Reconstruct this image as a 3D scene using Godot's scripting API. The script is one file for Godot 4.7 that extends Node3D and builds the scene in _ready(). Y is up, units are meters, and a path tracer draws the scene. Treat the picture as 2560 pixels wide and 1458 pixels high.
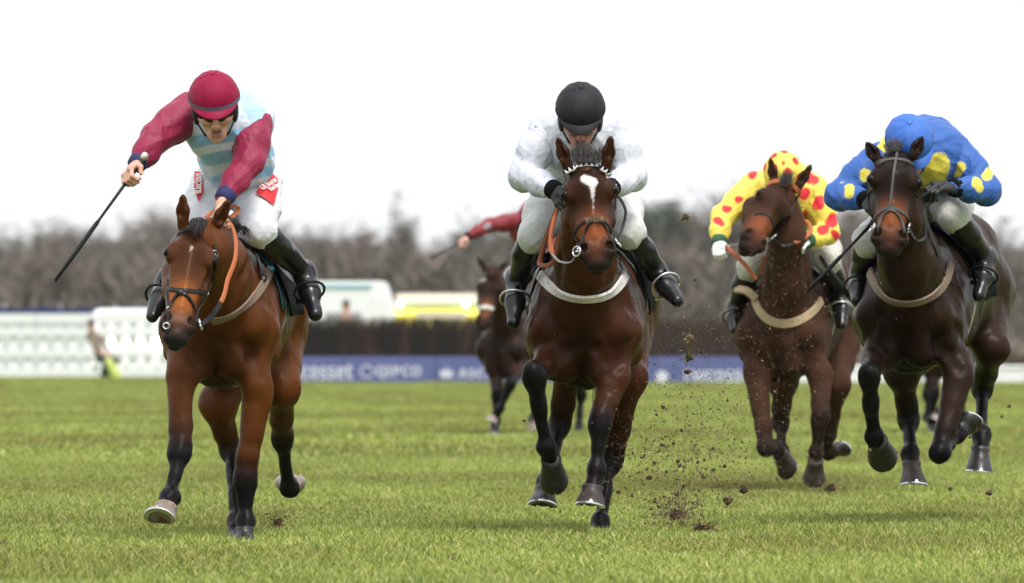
extends Node3D

# ---------------------------------------------------------------- camera and scale
# The lens: focal length in units of 1/2560 of the picture's width. The eye stands EYE metres over the turf.
const FOCAL := 20000.0
const EYE := 0.97
const HORIZON := 848.0
var base_depth := 40.0          # distance of the figure that is being built
var noise := FastNoiseLite.new()
var fold := FastNoiseLite.new()
var crease := FastNoiseLite.new()
var tasks: Array = []
var M := {}
var twin: Array = []
var rng := RandomNumberGenerator.new()

func at(sx: float, sy: float, depth: float) -> Vector3:
	return Vector3((sx - 1280.0) * depth / FOCAL, EYE + (HORIZON - sy) * depth / FOCAL, -depth)

func J(sx: float, sy: float, fwd := 0.0) -> Vector3:
	return at(sx, sy, base_depth - fwd)

# ---------------------------------------------------------------- a smooth body: tapered capsules joined by a smooth minimum
class Field:
	var n := 0
	var a := PackedVector3Array()
	var ba := PackedVector3Array()
	var u := PackedVector3Array()
	var us := PackedFloat32Array()
	var inv := PackedFloat32Array()
	var ra := PackedFloat32Array()
	var dr := PackedFloat32Array()
	var dm := PackedFloat32Array()
	var k := PackedFloat32Array()
	var op := PackedInt32Array()
	var ca := PackedColorArray()
	var cb := PackedColorArray()
	var lo := Vector3(1e6, 1e6, 1e6)
	var hi := Vector3(-1e6, -1e6, -1e6)
	var color_soft := 0.012
	var mottle := 0.12
	var disp := 0.0
	var disp_noise: FastNoiseLite
	var disp_basis := Basis()
	var disp2_basis := Basis()
	var disp2 := 0.0
	var disp2_noise: FastNoiseLite

	func cap(A: Vector3, B: Vector3, r1: float, r2: float, c: Color, kk := 0.03, U := Vector3.ZERO, su := 1.0, o := 0, c2 := Color(-1, 0, 0)) -> void:
		var e := B - A
		var s := 0.0
		if su != 1.0:
			s = 1.0 - 1.0 / su
			e -= U * (e.dot(U) * s)
		a.append(A); ba.append(e); u.append(U); us.append(s)
		inv.append(1.0 / e.length_squared() if e.length_squared() > 1e-10 else 0.0)
		ra.append(r1); dr.append(r2 - r1); dm.append(minf(1.0, su)); k.append(maxf(kk, 0.0005)); op.append(o)
		ca.append(c); cb.append(c if c2.r < 0.0 else c2)
		n += 1
		if o == 0:
			var big := Vector3.ONE * maxf(r1, r2) * maxf(1.0, su)
			lo = lo.min(A.min(B) - big)
			hi = hi.max(A.max(B) + big)

	func ball(A: Vector3, r: float, c: Color, kk := 0.03, U := Vector3.ZERO, su := 1.0, o := 0) -> void:
		cap(A, A, r, r, c, kk, U, su, o)

	func cut(A: Vector3, B: Vector3, r1: float, r2: float, kk := 0.01, c := Color(0.01, 0.008, 0.008)) -> void:
		cap(A, B, r1, r2, c, kk, Vector3.ZERO, 1.0, -1)

	func paint(A: Vector3, B: Vector3, r1: float, r2: float, c: Color, soft := 0.006, U := Vector3.ZERO, su := 1.0) -> void:
		cap(A, B, r1, r2, c, soft, U, su, 2)

	func dist(i: int, p: Vector3) -> float:
		var q: Vector3 = p - a[i]
		if us[i] != 0.0:
			q -= u[i] * (q.dot(u[i]) * us[i])
		var t := clampf(q.dot(ba[i]) * inv[i], 0.0, 1.0)
		return ((q - ba[i] * t).length() - ra[i] - dr[i] * t) * dm[i]

	func eval(p: Vector3) -> float:
		var d := 1e3
		for i in n:
			var o := op[i]
			if o == 2:
				continue
			var e := dist(i, p)
			var kk := k[i]
			if o == 0:
				var h := maxf(kk - absf(d - e), 0.0)
				d = minf(d, e) - h * h / kk * 0.25
			else:
				e = -e
				var h2 := maxf(kk - absf(d - e), 0.0)
				d = maxf(d, e) + h2 * h2 / kk * 0.25
		return d

	func grad(p: Vector3) -> Vector3:
		var e := 0.004
		var v := Vector3(eval(p + Vector3(e, 0, 0)) - eval(p - Vector3(e, 0, 0)), eval(p + Vector3(0, e, 0)) - eval(p - Vector3(0, e, 0)), eval(p + Vector3(0, 0, e)) - eval(p - Vector3(0, 0, e)))
		return v.normalized() if v.length() > 1e-9 else Vector3.UP

	# walks from p along dir to the skin
	func march(p: Vector3, dir: Vector3, most := 6.0) -> Vector3:
		var t := 0.0
		for s in 60:
			var d := eval(p + dir * t)
			if d < 0.0008:
				break
			t += d * 0.9
			if t > most:
				return Vector3.INF
		return p + dir * t

# surface nets over the cells that the skin crosses
static func nets(f: Field, cell: float, out: Array) -> void:
	var lo: Vector3 = f.lo - Vector3.ONE * cell * 3.0
	var dim: Vector3 = (f.hi + Vector3.ONE * cell * 3.0 - lo) / cell
	var nx := (int(dim.x) / 4 + 1) * 4
	var ny := (int(dim.y) / 4 + 1) * 4
	var nz := (int(dim.z) / 4 + 1) * 4
	var sy := nx
	var sz := nx * ny
	var fld := PackedFloat32Array()
	fld.resize(nx * ny * nz)
	fld.fill(1e3)
	var vid := PackedInt32Array()
	vid.resize(nx * ny * nz)
	vid.fill(-1)
	var blocks: Array[Vector3i] = []
	var lists: Array[PackedInt32Array] = []
	var r16 := cell * 16.0 * 0.8661
	var r4 := cell * 4.0 * 0.8661
	var acc := PackedFloat32Array()
	acc.resize(64)
	for bz in range(0, nz, 16):
		for by in range(0, ny, 16):
			for bx in range(0, nx, 16):
				var c16 := lo + Vector3(bx + 7.5, by + 7.5, bz + 7.5) * cell
				var l16 := PackedInt32Array()
				for i in f.n:
					if f.op[i] == 2:
						continue
					if f.dist(i, c16) - r16 < f.k[i] + 2.0 * cell:
						l16.append(i)
				if l16.is_empty():
					continue
				for qz in range(bz, mini(bz + 16, nz), 4):
					for qy in range(by, mini(by + 16, ny), 4):
						for qx in range(bx, mini(bx + 16, nx), 4):
							var c4 := lo + Vector3(qx + 1.5, qy + 1.5, qz + 1.5) * cell
							var l4 := PackedInt32Array()
							var d := 1e3
							for i in l16:
								var e := f.dist(i, c4)
								if e - r4 < f.k[i] + 2.0 * cell:
									l4.append(i)
								var kk := f.k[i]
								if f.op[i] == 0:
									var h := maxf(kk - absf(d - e), 0.0)
									d = minf(d, e) - h * h / kk * 0.25
								else:
									e = -e
									var h2 := maxf(kk - absf(d - e), 0.0)
									d = maxf(d, e) + h2 * h2 / kk * 0.25
							if absf(d) > (r4 + cell * 1.8) * 1.25 or l4.is_empty():
								if d < 0.0:
									for z in 4:
										for y in 4:
											for x in 4:
												fld[(qx + x) + (qy + y) * sy + (qz + z) * sz] = -1e3
								continue
							acc.fill(1e3)
							for i in l4:
								var A: Vector3 = f.a[i]
								var BA: Vector3 = f.ba[i]
								var U: Vector3 = f.u[i]
								var us: float = f.us[i]
								var inv: float = f.inv[i]
								var ra: float = f.ra[i]
								var dr: float = f.dr[i]
								var dm: float = f.dm[i]
								var kk: float = f.k[i]
								var neg := f.op[i] != 0
								var m := 0
								for z in 4:
									for y in 4:
										for x in 4:
											var q := lo + Vector3(qx + x, qy + y, qz + z) * cell - A
											if us != 0.0:
												q -= U * (q.dot(U) * us)
											var t := clampf(q.dot(BA) * inv, 0.0, 1.0)
											var e := ((q - BA * t).length() - ra - dr * t) * dm
											var v := acc[m]
											if neg:
												e = -e
												var h := maxf(kk - absf(v - e), 0.0)
												acc[m] = maxf(v, e) + h * h / kk * 0.25
											else:
												var h := maxf(kk - absf(v - e), 0.0)
												acc[m] = minf(v, e) - h * h / kk * 0.25
											m += 1
							var m2 := 0
							for z in 4:
								for y in 4:
									for x in 4:
										fld[(qx + x) + (qy + y) * sy + (qz + z) * sz] = acc[m2]
										m2 += 1
							blocks.append(Vector3i(qx, qy, qz))
							lists.append(l4)
	var verts := PackedVector3Array()
	var norms := PackedVector3Array()
	var cols := PackedColorArray()
	var idx := PackedInt32Array()
	var paints := PackedInt32Array()
	for i in f.n:
		if f.op[i] == 2:
			paints.append(i)
	var nz2: FastNoiseLite = f.disp_noise
	var tint := FastNoiseLite.new()
	tint.seed = 11
	tint.frequency = 7.0
	tint.fractal_octaves = 3
	for b in blocks.size():
		var q0 := blocks[b]
		var ls := lists[b]
		for z in 4:
			var gz := q0.z + z
			if gz >= nz - 1:
				continue
			for y in 4:
				var gy := q0.y + y
				if gy >= ny - 1:
					continue
				for x in 4:
					var gx := q0.x + x
					if gx >= nx - 1:
						continue
					var o := gx + gy * sy + gz * sz
					var d0 := fld[o]
					var d1 := fld[o + 1]
					var d2 := fld[o + sy]
					var d3 := fld[o + sy + 1]
					var d4 := fld[o + sz]
					var d5 := fld[o + sz + 1]
					var d6 := fld[o + sz + sy]
					var d7 := fld[o + sz + sy + 1]
					var neg := int(d0 < 0.0) + int(d1 < 0.0) + int(d2 < 0.0) + int(d3 < 0.0) + int(d4 < 0.0) + int(d5 < 0.0) + int(d6 < 0.0) + int(d7 < 0.0)
					if neg == 0 or neg == 8:
						continue
					var s := Vector3.ZERO
					var c := 0
					if (d0 < 0.0) != (d1 < 0.0): s += Vector3(d0 / (d0 - d1), 0, 0); c += 1
					if (d2 < 0.0) != (d3 < 0.0): s += Vector3(d2 / (d2 - d3), 1, 0); c += 1
					if (d4 < 0.0) != (d5 < 0.0): s += Vector3(d4 / (d4 - d5), 0, 1); c += 1
					if (d6 < 0.0) != (d7 < 0.0): s += Vector3(d6 / (d6 - d7), 1, 1); c += 1
					if (d0 < 0.0) != (d2 < 0.0): s += Vector3(0, d0 / (d0 - d2), 0); c += 1
					if (d1 < 0.0) != (d3 < 0.0): s += Vector3(1, d1 / (d1 - d3), 0); c += 1
					if (d4 < 0.0) != (d6 < 0.0): s += Vector3(0, d4 / (d4 - d6), 1); c += 1
					if (d5 < 0.0) != (d7 < 0.0): s += Vector3(1, d5 / (d5 - d7), 1); c += 1
					if (d0 < 0.0) != (d4 < 0.0): s += Vector3(0, 0, d0 / (d0 - d4)); c += 1
					if (d1 < 0.0) != (d5 < 0.0): s += Vector3(1, 0, d1 / (d1 - d5)); c += 1
					if (d2 < 0.0) != (d6 < 0.0): s += Vector3(0, 1, d2 / (d2 - d6)); c += 1
					if (d3 < 0.0) != (d7 < 0.0): s += Vector3(1, 1, d3 / (d3 - d7)); c += 1
					s /= c
					var g := Vector3(d1 + d3 + d5 + d7 - d0 - d2 - d4 - d6, d2 + d3 + d6 + d7 - d0 - d1 - d4 - d5, d4 + d5 + d6 + d7 - d0 - d1 - d2 - d3)
					g = g.normalized()
					var p := lo + (Vector3(gx, gy, gz) + s) * cell
					# colour
					var w := 0.0
					var cr := 0.0
					var cg := 0.0
					var cbl := 0.0
					for i in ls:
						var qv: Vector3 = p - f.a[i]
						if f.us[i] != 0.0:
							qv -= f.u[i] * (qv.dot(f.u[i]) * f.us[i])
						var t := clampf(qv.dot(f.ba[i]) * f.inv[i], 0.0, 1.0)
						var e := absf((qv - f.ba[i] * t).length() - f.ra[i] - f.dr[i] * t) * f.dm[i]
						if f.op[i] == 0:
							e = (qv - f.ba[i] * t).length() - f.ra[i] - f.dr[i] * t
						else:
							e -= 0.004
						var ww := exp(-clampf(e, -0.05, 0.4) / f.color_soft) + 1e-9
						var cc: Color = f.ca[i].lerp(f.cb[i], t)
						w += ww
						cr += cc.r * ww
						cg += cc.g * ww
						cbl += cc.b * ww
					var col := Color(cr / w, cg / w, cbl / w)
					for i in paints:
						var e := f.dist(i, p)
						var sf := f.k[i]
						if e < sf * 3.0:
							e += tint.get_noise_3dv(p * 9.0) * sf * 1.2
							col = col.lerp(f.ca[i], 1.0 - smoothstep(-sf, sf, e))
					var tn := 1.0 + f.mottle * tint.get_noise_3dv(p)
					col = Color(col.r * tn, col.g * tn, col.b * tn)
					if nz2:
						var ps := f.disp_basis * p
						var h0 := nz2.get_noise_3dv(ps)
						var gh := Vector3(nz2.get_noise_3dv(ps + Vector3(0.003, 0, 0)) - h0, nz2.get_noise_3dv(ps + Vector3(0, 0.003, 0)) - h0, nz2.get_noise_3dv(ps + Vector3(0, 0, 0.003)) - h0) * (f.disp / 0.003)
						gh = f.disp_basis.transposed() * gh
						h0 *= f.disp
						if f.disp2 > 0.0:
							var pt := f.disp2_basis * p + Vector3(3.1, 1.7, 5.3)
							var n3: FastNoiseLite = f.disp2_noise if f.disp2_noise else nz2
							var h2 := n3.get_noise_3dv(pt)
							var gh2 := Vector3(n3.get_noise_3dv(pt + Vector3(0.003, 0, 0)) - h2, n3.get_noise_3dv(pt + Vector3(0, 0.003, 0)) - h2, n3.get_noise_3dv(pt + Vector3(0, 0, 0.003)) - h2) * (f.disp2 / 0.003)
							gh += f.disp2_basis.transposed() * gh2
							h0 += h2 * f.disp2
						p += g * h0
						g = (g - (gh - g * g.dot(gh))).normalized()
					vid[o] = verts.size()
					verts.append(p)
					norms.append(g)
					cols.append(col)
	for b in blocks.size():
		var q0 := blocks[b]
		for z in 4:
			var gz := q0.z + z
			if gz >= nz - 1 or gz < 1:
				continue
			for y in 4:
				var gy := q0.y + y
				if gy >= ny - 1 or gy < 1:
					continue
				for x in 4:
					var gx := q0.x + x
					if gx >= nx - 1 or gx < 1:
						continue
					var o := gx + gy * sy + gz * sz
					var inside := fld[o] < 0.0
					if inside != (fld[o + 1] < 0.0):
						_quad(idx, vid[o], vid[o - sy], vid[o - sy - sz], vid[o - sz], inside)
					if inside != (fld[o + sy] < 0.0):
						_quad(idx, vid[o], vid[o - sz], vid[o - sz - 1], vid[o - 1], inside)
					if inside != (fld[o + sz] < 0.0):
						_quad(idx, vid[o], vid[o - 1], vid[o - 1 - sy], vid[o - sy], inside)
	out[0] = verts
	out[1] = norms
	out[2] = cols
	out[3] = idx

static func _quad(idx: PackedInt32Array, a: int, b: int, c: int, d: int, flip: bool) -> void:
	if a < 0 or b < 0 or c < 0 or d < 0:
		return
	if flip:
		idx.append_array(PackedInt32Array([a, c, b, a, d, c]))
	else:
		idx.append_array(PackedInt32Array([a, b, c, a, c, d]))

# queues the meshing of some fields into one MeshInstance3D
func skin(called: String, fields: Array, cells: Array, mat: Material, root: Node3D) -> MeshInstance3D:
	var o := MeshInstance3D.new()
	o.name = called
	root.add_child(o, true)
	o.position = -root.position if root != self else Vector3.ZERO
	o.material_override = mat
	var outs := []
	for i in fields.size():
		var res := [null, null, null, null]
		outs.append(res)
		var f: Field = fields[i]
		var c: float = cells[i]
		tasks.append(WorkerThreadPool.add_task(func(): nets(f, c, res)))
	o.set_meta("pending", outs)
	return o

func finish_skins(node: Node) -> void:
	for c in node.get_children():
		finish_skins(c)
		if c.has_meta("pending"):
			var v := PackedVector3Array()
			var nn := PackedVector3Array()
			var cc := PackedColorArray()
			var ix := PackedInt32Array()
			for r in c.get_meta("pending"):
				var off := v.size()
				v.append_array(r[0]); nn.append_array(r[1]); cc.append_array(r[2])
				var more: PackedInt32Array = r[3]
				for i in more.size():
					more[i] += off
				ix.append_array(more)
			c.remove_meta("pending")
			var arr := []
			arr.resize(Mesh.ARRAY_MAX)
			arr[Mesh.ARRAY_VERTEX] = v
			arr[Mesh.ARRAY_NORMAL] = nn
			arr[Mesh.ARRAY_COLOR] = cc
			arr[Mesh.ARRAY_INDEX] = ix
			var am := ArrayMesh.new()
			am.add_surface_from_arrays(Mesh.PRIMITIVE_TRIANGLES, arr)
			c.mesh = am

# ---------------------------------------------------------------- small mesh kit (all in world coordinates)
func new_st() -> SurfaceTool:
	var st := SurfaceTool.new()
	st.begin(Mesh.PRIMITIVE_TRIANGLES)
	return st

func commit(called: String, st: SurfaceTool, mat: Material, root: Node3D, normals := true) -> MeshInstance3D:
	if normals:
		st.generate_normals()
	var o := MeshInstance3D.new()
	o.name = called
	o.mesh = st.commit()
	o.material_override = mat
	root.add_child(o, true)
	if root != self:
		var up := root.position
		if root.get_parent() != self:
			up = Vector3.ZERO        # a sub-part: its part already stands in world coordinates
		o.position = -up
	return o

func thing(called: String, label: String, category: String, where: Vector3, group := "") -> Node3D:
	var o := Node3D.new()
	o.name = called
	add_child(o, true)
	o.position = where
	tag(o, label, category, group)
	return o

func tag(o: Node3D, label: String, category: String, group := "", kind := "") -> Node3D:
	if label: o.set_meta("label", label)
	if category: o.set_meta("category", category)
	if group: o.set_meta("group", group)
	if kind: o.set_meta("kind", kind)
	return o

func tri(st: SurfaceTool, a: Vector3, b: Vector3, c: Vector3) -> void:
	st.add_vertex(a); st.add_vertex(b); st.add_vertex(c)

func quad(st: SurfaceTool, a: Vector3, b: Vector3, c: Vector3, d: Vector3) -> void:
	tri(st, a, b, c); tri(st, a, c, d)

func box(st: SurfaceTool, c: Vector3, s: Vector3, bs := Basis()) -> void:
	var h := s * 0.5
	var p := []
	for i in 8:
		p.append(c + bs * Vector3(h.x if i & 1 else -h.x, h.y if i & 2 else -h.y, h.z if i & 4 else -h.z))
	st.set_smooth_group(-1)
	for q in [[0, 1, 3, 2], [5, 4, 6, 7], [4, 0, 2, 6], [1, 5, 7, 3], [2, 3, 7, 6], [4, 5, 1, 0]]:
		quad(st, p[q[0]], p[q[3]], p[q[2]], p[q[1]])

# closed tube through points, radius per point
func tube(st: SurfaceTool, pts: Array, rad: Array, sides := 8, squash := 1.0, ref := Vector3(0, 0, 1)) -> void:
	st.set_smooth_group(0)
	var rings := []
	for i in pts.size():
		var d: Vector3 = (pts[mini(i + 1, pts.size() - 1)] - pts[maxi(i - 1, 0)]).normalized()
		var x: Vector3 = d.cross(ref)
		if x.length() < 0.1:
			x = d.cross(Vector3(1, 0.2, 0))
		x = x.normalized()
		var y := x.cross(d).normalized()
		var r: float = rad[mini(i, rad.size() - 1)]
		var ring := []
		for s in sides:
			var an := TAU * s / sides
			ring.append(pts[i] + x * cos(an) * r + y * sin(an) * r * squash)
		rings.append(ring)
	for i in rings.size() - 1:
		for s in sides:
			var t := (s + 1) % sides
			quad(st, rings[i][s], rings[i][t], rings[i + 1][t], rings[i + 1][s])
	for e in [0, rings.size() - 1]:
		var m: Vector3 = pts[e]
		for s in sides:
			var t := (s + 1) % sides
			if e == 0: tri(st, m, rings[e][t], rings[e][s])
			else: tri(st, m, rings[e][s], rings[e][t])

# a flat strap: points, normals, width, thickness
func strap(st: SurfaceTool, pts: Array, nrm: Array, width, thick := 0.004) -> void:
	st.set_smooth_group(-1)
	var rows := []
	for i in pts.size():
		var d: Vector3 = (pts[mini(i + 1, pts.size() - 1)] - pts[maxi(i - 1, 0)]).normalized()
		var n: Vector3 = nrm[mini(i, nrm.size() - 1)]
		var side: Vector3 = d.cross(n).normalized()
		n = side.cross(d).normalized()
		var w: float = (width[mini(i, width.size() - 1)] if width is Array else width) * 0.5
		var p: Vector3 = pts[i]
		rows.append([p + side * w, p + side * (w - thick * 0.5) + n * thick, p - side * (w - thick * 0.5) + n * thick, p - side * w])
	st.set_smooth_group(0)
	for i in rows.size() - 1:
		for k in 4:
			var l := (k + 1) % 4
			st.set_smooth_group(k)
			quad(st, rows[i][k], rows[i + 1][k], rows[i + 1][l], rows[i][l])
	st.set_smooth_group(-1)
	quad(st, rows[0][0], rows[0][1], rows[0][2], rows[0][3])
	var z: Array = rows[-1]
	quad(st, z[3], z[2], z[1], z[0])

func curve(pts: Array, steps := 6) -> Array:
	var r := []
	for i in pts.size() - 1:
		var p0: Vector3 = pts[maxi(i - 1, 0)]
		var p1: Vector3 = pts[i]
		var p2: Vector3 = pts[i + 1]
		var p3: Vector3 = pts[mini(i + 2, pts.size() - 1)]
		for s in steps:
			r.append(p1.cubic_interpolate(p2, p0, p3, float(s) / steps))
	r.append(pts[-1])
	return r

# ring of round section
func torus(st: SurfaceTool, c: Vector3, x: Vector3, y: Vector3, r: float, thick: float, from := 0.0, to := TAU, sides := 6) -> void:
	var pts := []
	var n := 18
	for i in n + 1:
		var an := lerpf(from, to, float(i) / n)
		pts.append(c + x * cos(an) * r + y * sin(an) * r)
	tube(st, pts, [thick], sides, 1.0, x.cross(y).normalized())

func sphere(st: SurfaceTool, c: Vector3, r: Vector3, bs := Basis(), nu := 12, nv := 8) -> void:
	st.set_smooth_group(0)
	for v in nv:
		for w in nu:
			var q := []
			for e in [[0, 0], [1, 0], [1, 1], [0, 1]]:
				var th: float = PI * (v + e[1]) / nv
				var ph: float = TAU * (w + e[0]) / nu
				q.append(c + bs * (Vector3(sin(th) * cos(ph), cos(th), sin(th) * sin(ph)) * r))
			if v > 0: tri(st, q[0], q[1], q[2])
			if v < nv - 1 or v == 0: tri(st, q[0], q[2], q[3])

func mat(c: Color, rough := 0.7, metal := 0.0, vertex := false) -> StandardMaterial3D:
	var m := StandardMaterial3D.new()
	m.albedo_color = Color.WHITE if vertex else c.linear_to_srgb()
	m.vertex_color_use_as_albedo = vertex
	m.roughness = rough
	m.metallic = metal
	m.cull_mode = BaseMaterial3D.CULL_DISABLED
	return m

# noise space that is stretched along dir: creases run that way
func stretch(dir: Vector3, along: float, across: float) -> Basis:
	var d := dir.normalized()
	var x := d.cross(Vector3(0.2, 1, 0.3)).normalized()
	var y := d.cross(x)
	return Basis(Vector3(d.x * along, x.x * across, y.x * across), Vector3(d.y * along, x.y * across, y.y * across), Vector3(d.z * along, x.z * across, y.z * across))

func L(r: float, g: float, b: float) -> Color:      # a linear base colour
	return Color(r, g, b)

func hexl(r: int, g: int, b: int, times := 1.0) -> Color:   # an sRGB tone as a linear base colour
	var c := Color8(r, g, b).srgb_to_linear()
	return Color(c.r * times, c.g * times, c.b * times)

# ---------------------------------------------------------------- materials
func noise_tex(freq: float, octaves: int, lo: Color, hi: Color, normal := false, bump := 2.0, size := 512, type := FastNoiseLite.TYPE_SIMPLEX_SMOOTH) -> NoiseTexture2D:
	var t := NoiseTexture2D.new()
	t.width = size
	t.height = size
	t.seamless = true
	var n := FastNoiseLite.new()
	n.seed = 21 + octaves
	n.noise_type = type
	n.frequency = freq
	n.fractal_octaves = octaves
	t.noise = n
	if normal:
		t.as_normal_map = true
		t.bump_strength = bump
	else:
		var g := Gradient.new()
		g.set_color(0, lo)
		g.set_color(1, hi)
		t.color_ramp = g
	return t

func tri_tex(m: StandardMaterial3D, tex: Texture2D, nrm: Texture2D, scale: float, nscale := 0.5) -> StandardMaterial3D:
	m.uv1_triplanar = true
	m.uv1_scale = Vector3.ONE * scale
	if tex: m.albedo_texture = tex
	if nrm:
		m.normal_enabled = true
		m.normal_texture = nrm
		m.normal_scale = nscale
	return m

func make_materials() -> void:
	var soft := noise_tex(0.02, 4, Color(0.72, 0.72, 0.72), Color(1, 1, 1))
	var fine_n := noise_tex(0.03, 4, Color.BLACK, Color.WHITE, true, 3.0)
	var coat := mat(Color.WHITE, 0.4, 0.0, true)
	tri_tex(coat, soft, fine_n, 11.0, 0.5)
	coat.metallic_specular = 0.23
	M.coat = coat
	var mud := mat(Color.WHITE, 0.7, 0.0, true)
	tri_tex(mud, noise_tex(0.09, 4, Color(0.72, 0.66, 0.6), Color(1, 1, 1)), fine_n, 3.0, 0.35)
	mud.metallic_specular = 0.25
	M.coat_mud = mud
	var sk := mat(Color.WHITE, 0.55, 0.0, true)
	sk.subsurf_scatter_enabled = true
	sk.subsurf_scatter_strength = 0.08
	M.skin = sk
	var silk := mat(Color.WHITE, 0.6, 0.0, true)
	silk.rim_enabled = true
	silk.rim = 0.15
	var wr := noise_tex(0.012, 3, Color.BLACK, Color.WHITE, true, 7.0, 512, FastNoiseLite.TYPE_SIMPLEX)
	wr.noise.fractal_type = FastNoiseLite.FRACTAL_RIDGED
	wr.noise.fractal_gain = 0.45
	tri_tex(silk, null, wr, 1.0, 0.38)
	silk.uv1_scale = Vector3(1.6, 2.6, 1.6)
	M.silk = silk
	var le := mat(Color.WHITE, 0.3, 0.0, true)
	tri_tex(le, noise_tex(0.02, 3, Color(0.75, 0.75, 0.75), Color.WHITE), fine_n, 3.0, 0.15)
	M.leather = le
	M.black_leather = mat(L(0.008, 0.008, 0.009), 0.42)
	M.black_leather.metallic_specular = 0.35
	M.grey_leather = mat(L(0.06, 0.056, 0.056), 0.5)
	M.black_cloth = mat(L(0.009, 0.009, 0.011), 0.85)
	M.black_silk = mat(L(0.013, 0.0135, 0.017), 0.6)
	M.black_silk.metallic_specular = 0.35
	M.black_cloth.metallic_specular = 0.15
	M.black_skin = mat(L(0.015, 0.013, 0.013), 0.35)
	M.rubber = mat(L(0.02, 0.02, 0.022), 0.55)
	M.teal_cloth = mat(L(0.05, 0.24, 0.34), 0.8)
	M.pale_teal = mat(L(0.42, 0.58, 0.6), 0.8)
	M.grey_web = mat(L(0.36, 0.33, 0.29), 0.8)
	M.tan_strap = tri_tex(mat(L(0.3, 0.215, 0.16), 0.75), soft, null, 6.0)
	M.cream_web = tri_tex(mat(L(0.6, 0.5, 0.34), 0.8), noise_tex(0.05, 4, Color(0.62, 0.55, 0.48), Color(1, 1, 1)), null, 5.0)
	M.white_fleece = tri_tex(mat(L(0.74, 0.73, 0.72), 0.9), mud_specks(), fine_n, 2.2, 0.4)
	M.white_paint = mat(L(0.78, 0.78, 0.78), 0.5)
	M.white_print = mat(L(0.8, 0.8, 0.8), 0.6)
	M.red_print = mat(L(0.6, 0.012, 0.025), 0.6)
	M.white_silk = mat(L(0.74, 0.75, 0.8), 0.6)
	M.yellow_silk = mat(L(0.86, 0.68, 0.1), 0.6)
	M.blue_silk = mat(L(0.03, 0.13, 0.5), 0.6)
	M.maroon = mat(hexl(150, 14, 62, 0.78), 0.55)
	M.maroon.metallic_specular = 0.3
	M.slate = mat(L(0.09, 0.1, 0.15), 0.6)
	M.navy = mat(L(0.018, 0.02, 0.1), 0.75)
	M.green_cuff = mat(L(0.02, 0.09, 0.04), 0.75)
	M.rein_orange = tri_tex(mat(L(0.52, 0.15, 0.055), 0.7), noise_tex(0.2, 2, Color(0.8, 0.75, 0.7), Color.WHITE), null, 4.0)
	M.rein_brown = mat(L(0.24, 0.075, 0.035), 0.7)
	M.steel = mat(L(0.62, 0.62, 0.64), 0.25, 0.9)
	M.steel_grey = mat(L(0.3, 0.31, 0.33), 0.4, 0.3)
	M.silver = mat(L(0.6, 0.57, 0.5), 0.3, 0.7)
	M.eye = mat(L(0.008, 0.006, 0.006), 0.05)
	M.eye.metallic_specular = 0.3
	M.lens = mat(L(0.008, 0.008, 0.012), 0.06)
	M.pad = mat(L(0.012, 0.012, 0.016), 0.7)
	M.hair = mat(L(0.014, 0.012, 0.012), 0.5)
	M.hair_grey = mat(L(0.05, 0.045, 0.045), 0.6)
	M.fleece = mat(L(0.36, 0.3, 0.25), 0.9)
	M.hoof_dark = tri_tex(mat(L(0.03, 0.027, 0.028), 0.4), noise_tex(0.04, 4, Color(0.55, 0.5, 0.48), Color.WHITE), null, 5.0)
	M.hoof_mud = tri_tex(mat(L(0.055, 0.042, 0.036), 0.5), noise_tex(0.04, 4, Color(0.55, 0.45, 0.4), Color.WHITE), null, 5.0)
	M.hoof_pale = tri_tex(mat(L(0.46, 0.4, 0.36), 0.45), noise_tex(0.03, 4, Color(0.5, 0.4, 0.35), Color.WHITE), null, 4.0)
	M.frog = mat(L(0.12, 0.06, 0.035), 0.8)
	M.red_silk = mat(L(0.62, 0.012, 0.02), 0.6)

# spattered mud on white webbing
func mud_specks() -> ImageTexture:
	var im := Image.create(512, 512, false, Image.FORMAT_RGB8)
	im.fill(Color(0.97, 0.96, 0.95))
	var r := RandomNumberGenerator.new()
	r.seed = 77
	for i in 900:
		var c := Vector2(r.randf() * 512, r.randf() * 512)
		var rad := pow(r.randf(), 4.0) * 6.0 + 0.8
		var k := r.randf_range(0.25, 0.65)
		for y in range(int(c.y - rad), int(c.y + rad) + 1):
			for x in range(int(c.x - rad), int(c.x + rad) + 1):
				if Vector2(x, y).distance_to(c) < rad:
					im.set_pixel(posmod(x, 512), posmod(y, 512), Color(k, k * 0.85, k * 0.78))
	return ImageTexture.create_from_image(im)


# ---------------------------------------------------------------- laying straps on a body
func touch(f: Field, sx: float, sy: float) -> Vector3:
	var eye := Vector3(0, EYE, 0)
	var dir := (J(sx, sy) - eye).normalized()
	var p := f.march(eye + dir * (base_depth - 2.2), dir, 5.0)
	if p == Vector3.INF:
		# just beside the body: the nearest place on the ray
		var best := 1e6
		var bp := J(sx, sy)
		for i in 90:
			var q := eye + dir * (base_depth - 2.0 + i * 0.04)
			var d := f.eval(q)
			if d < best:
				best = d
				bp = q
		p = bp - f.grad(bp) * best
	return p

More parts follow.
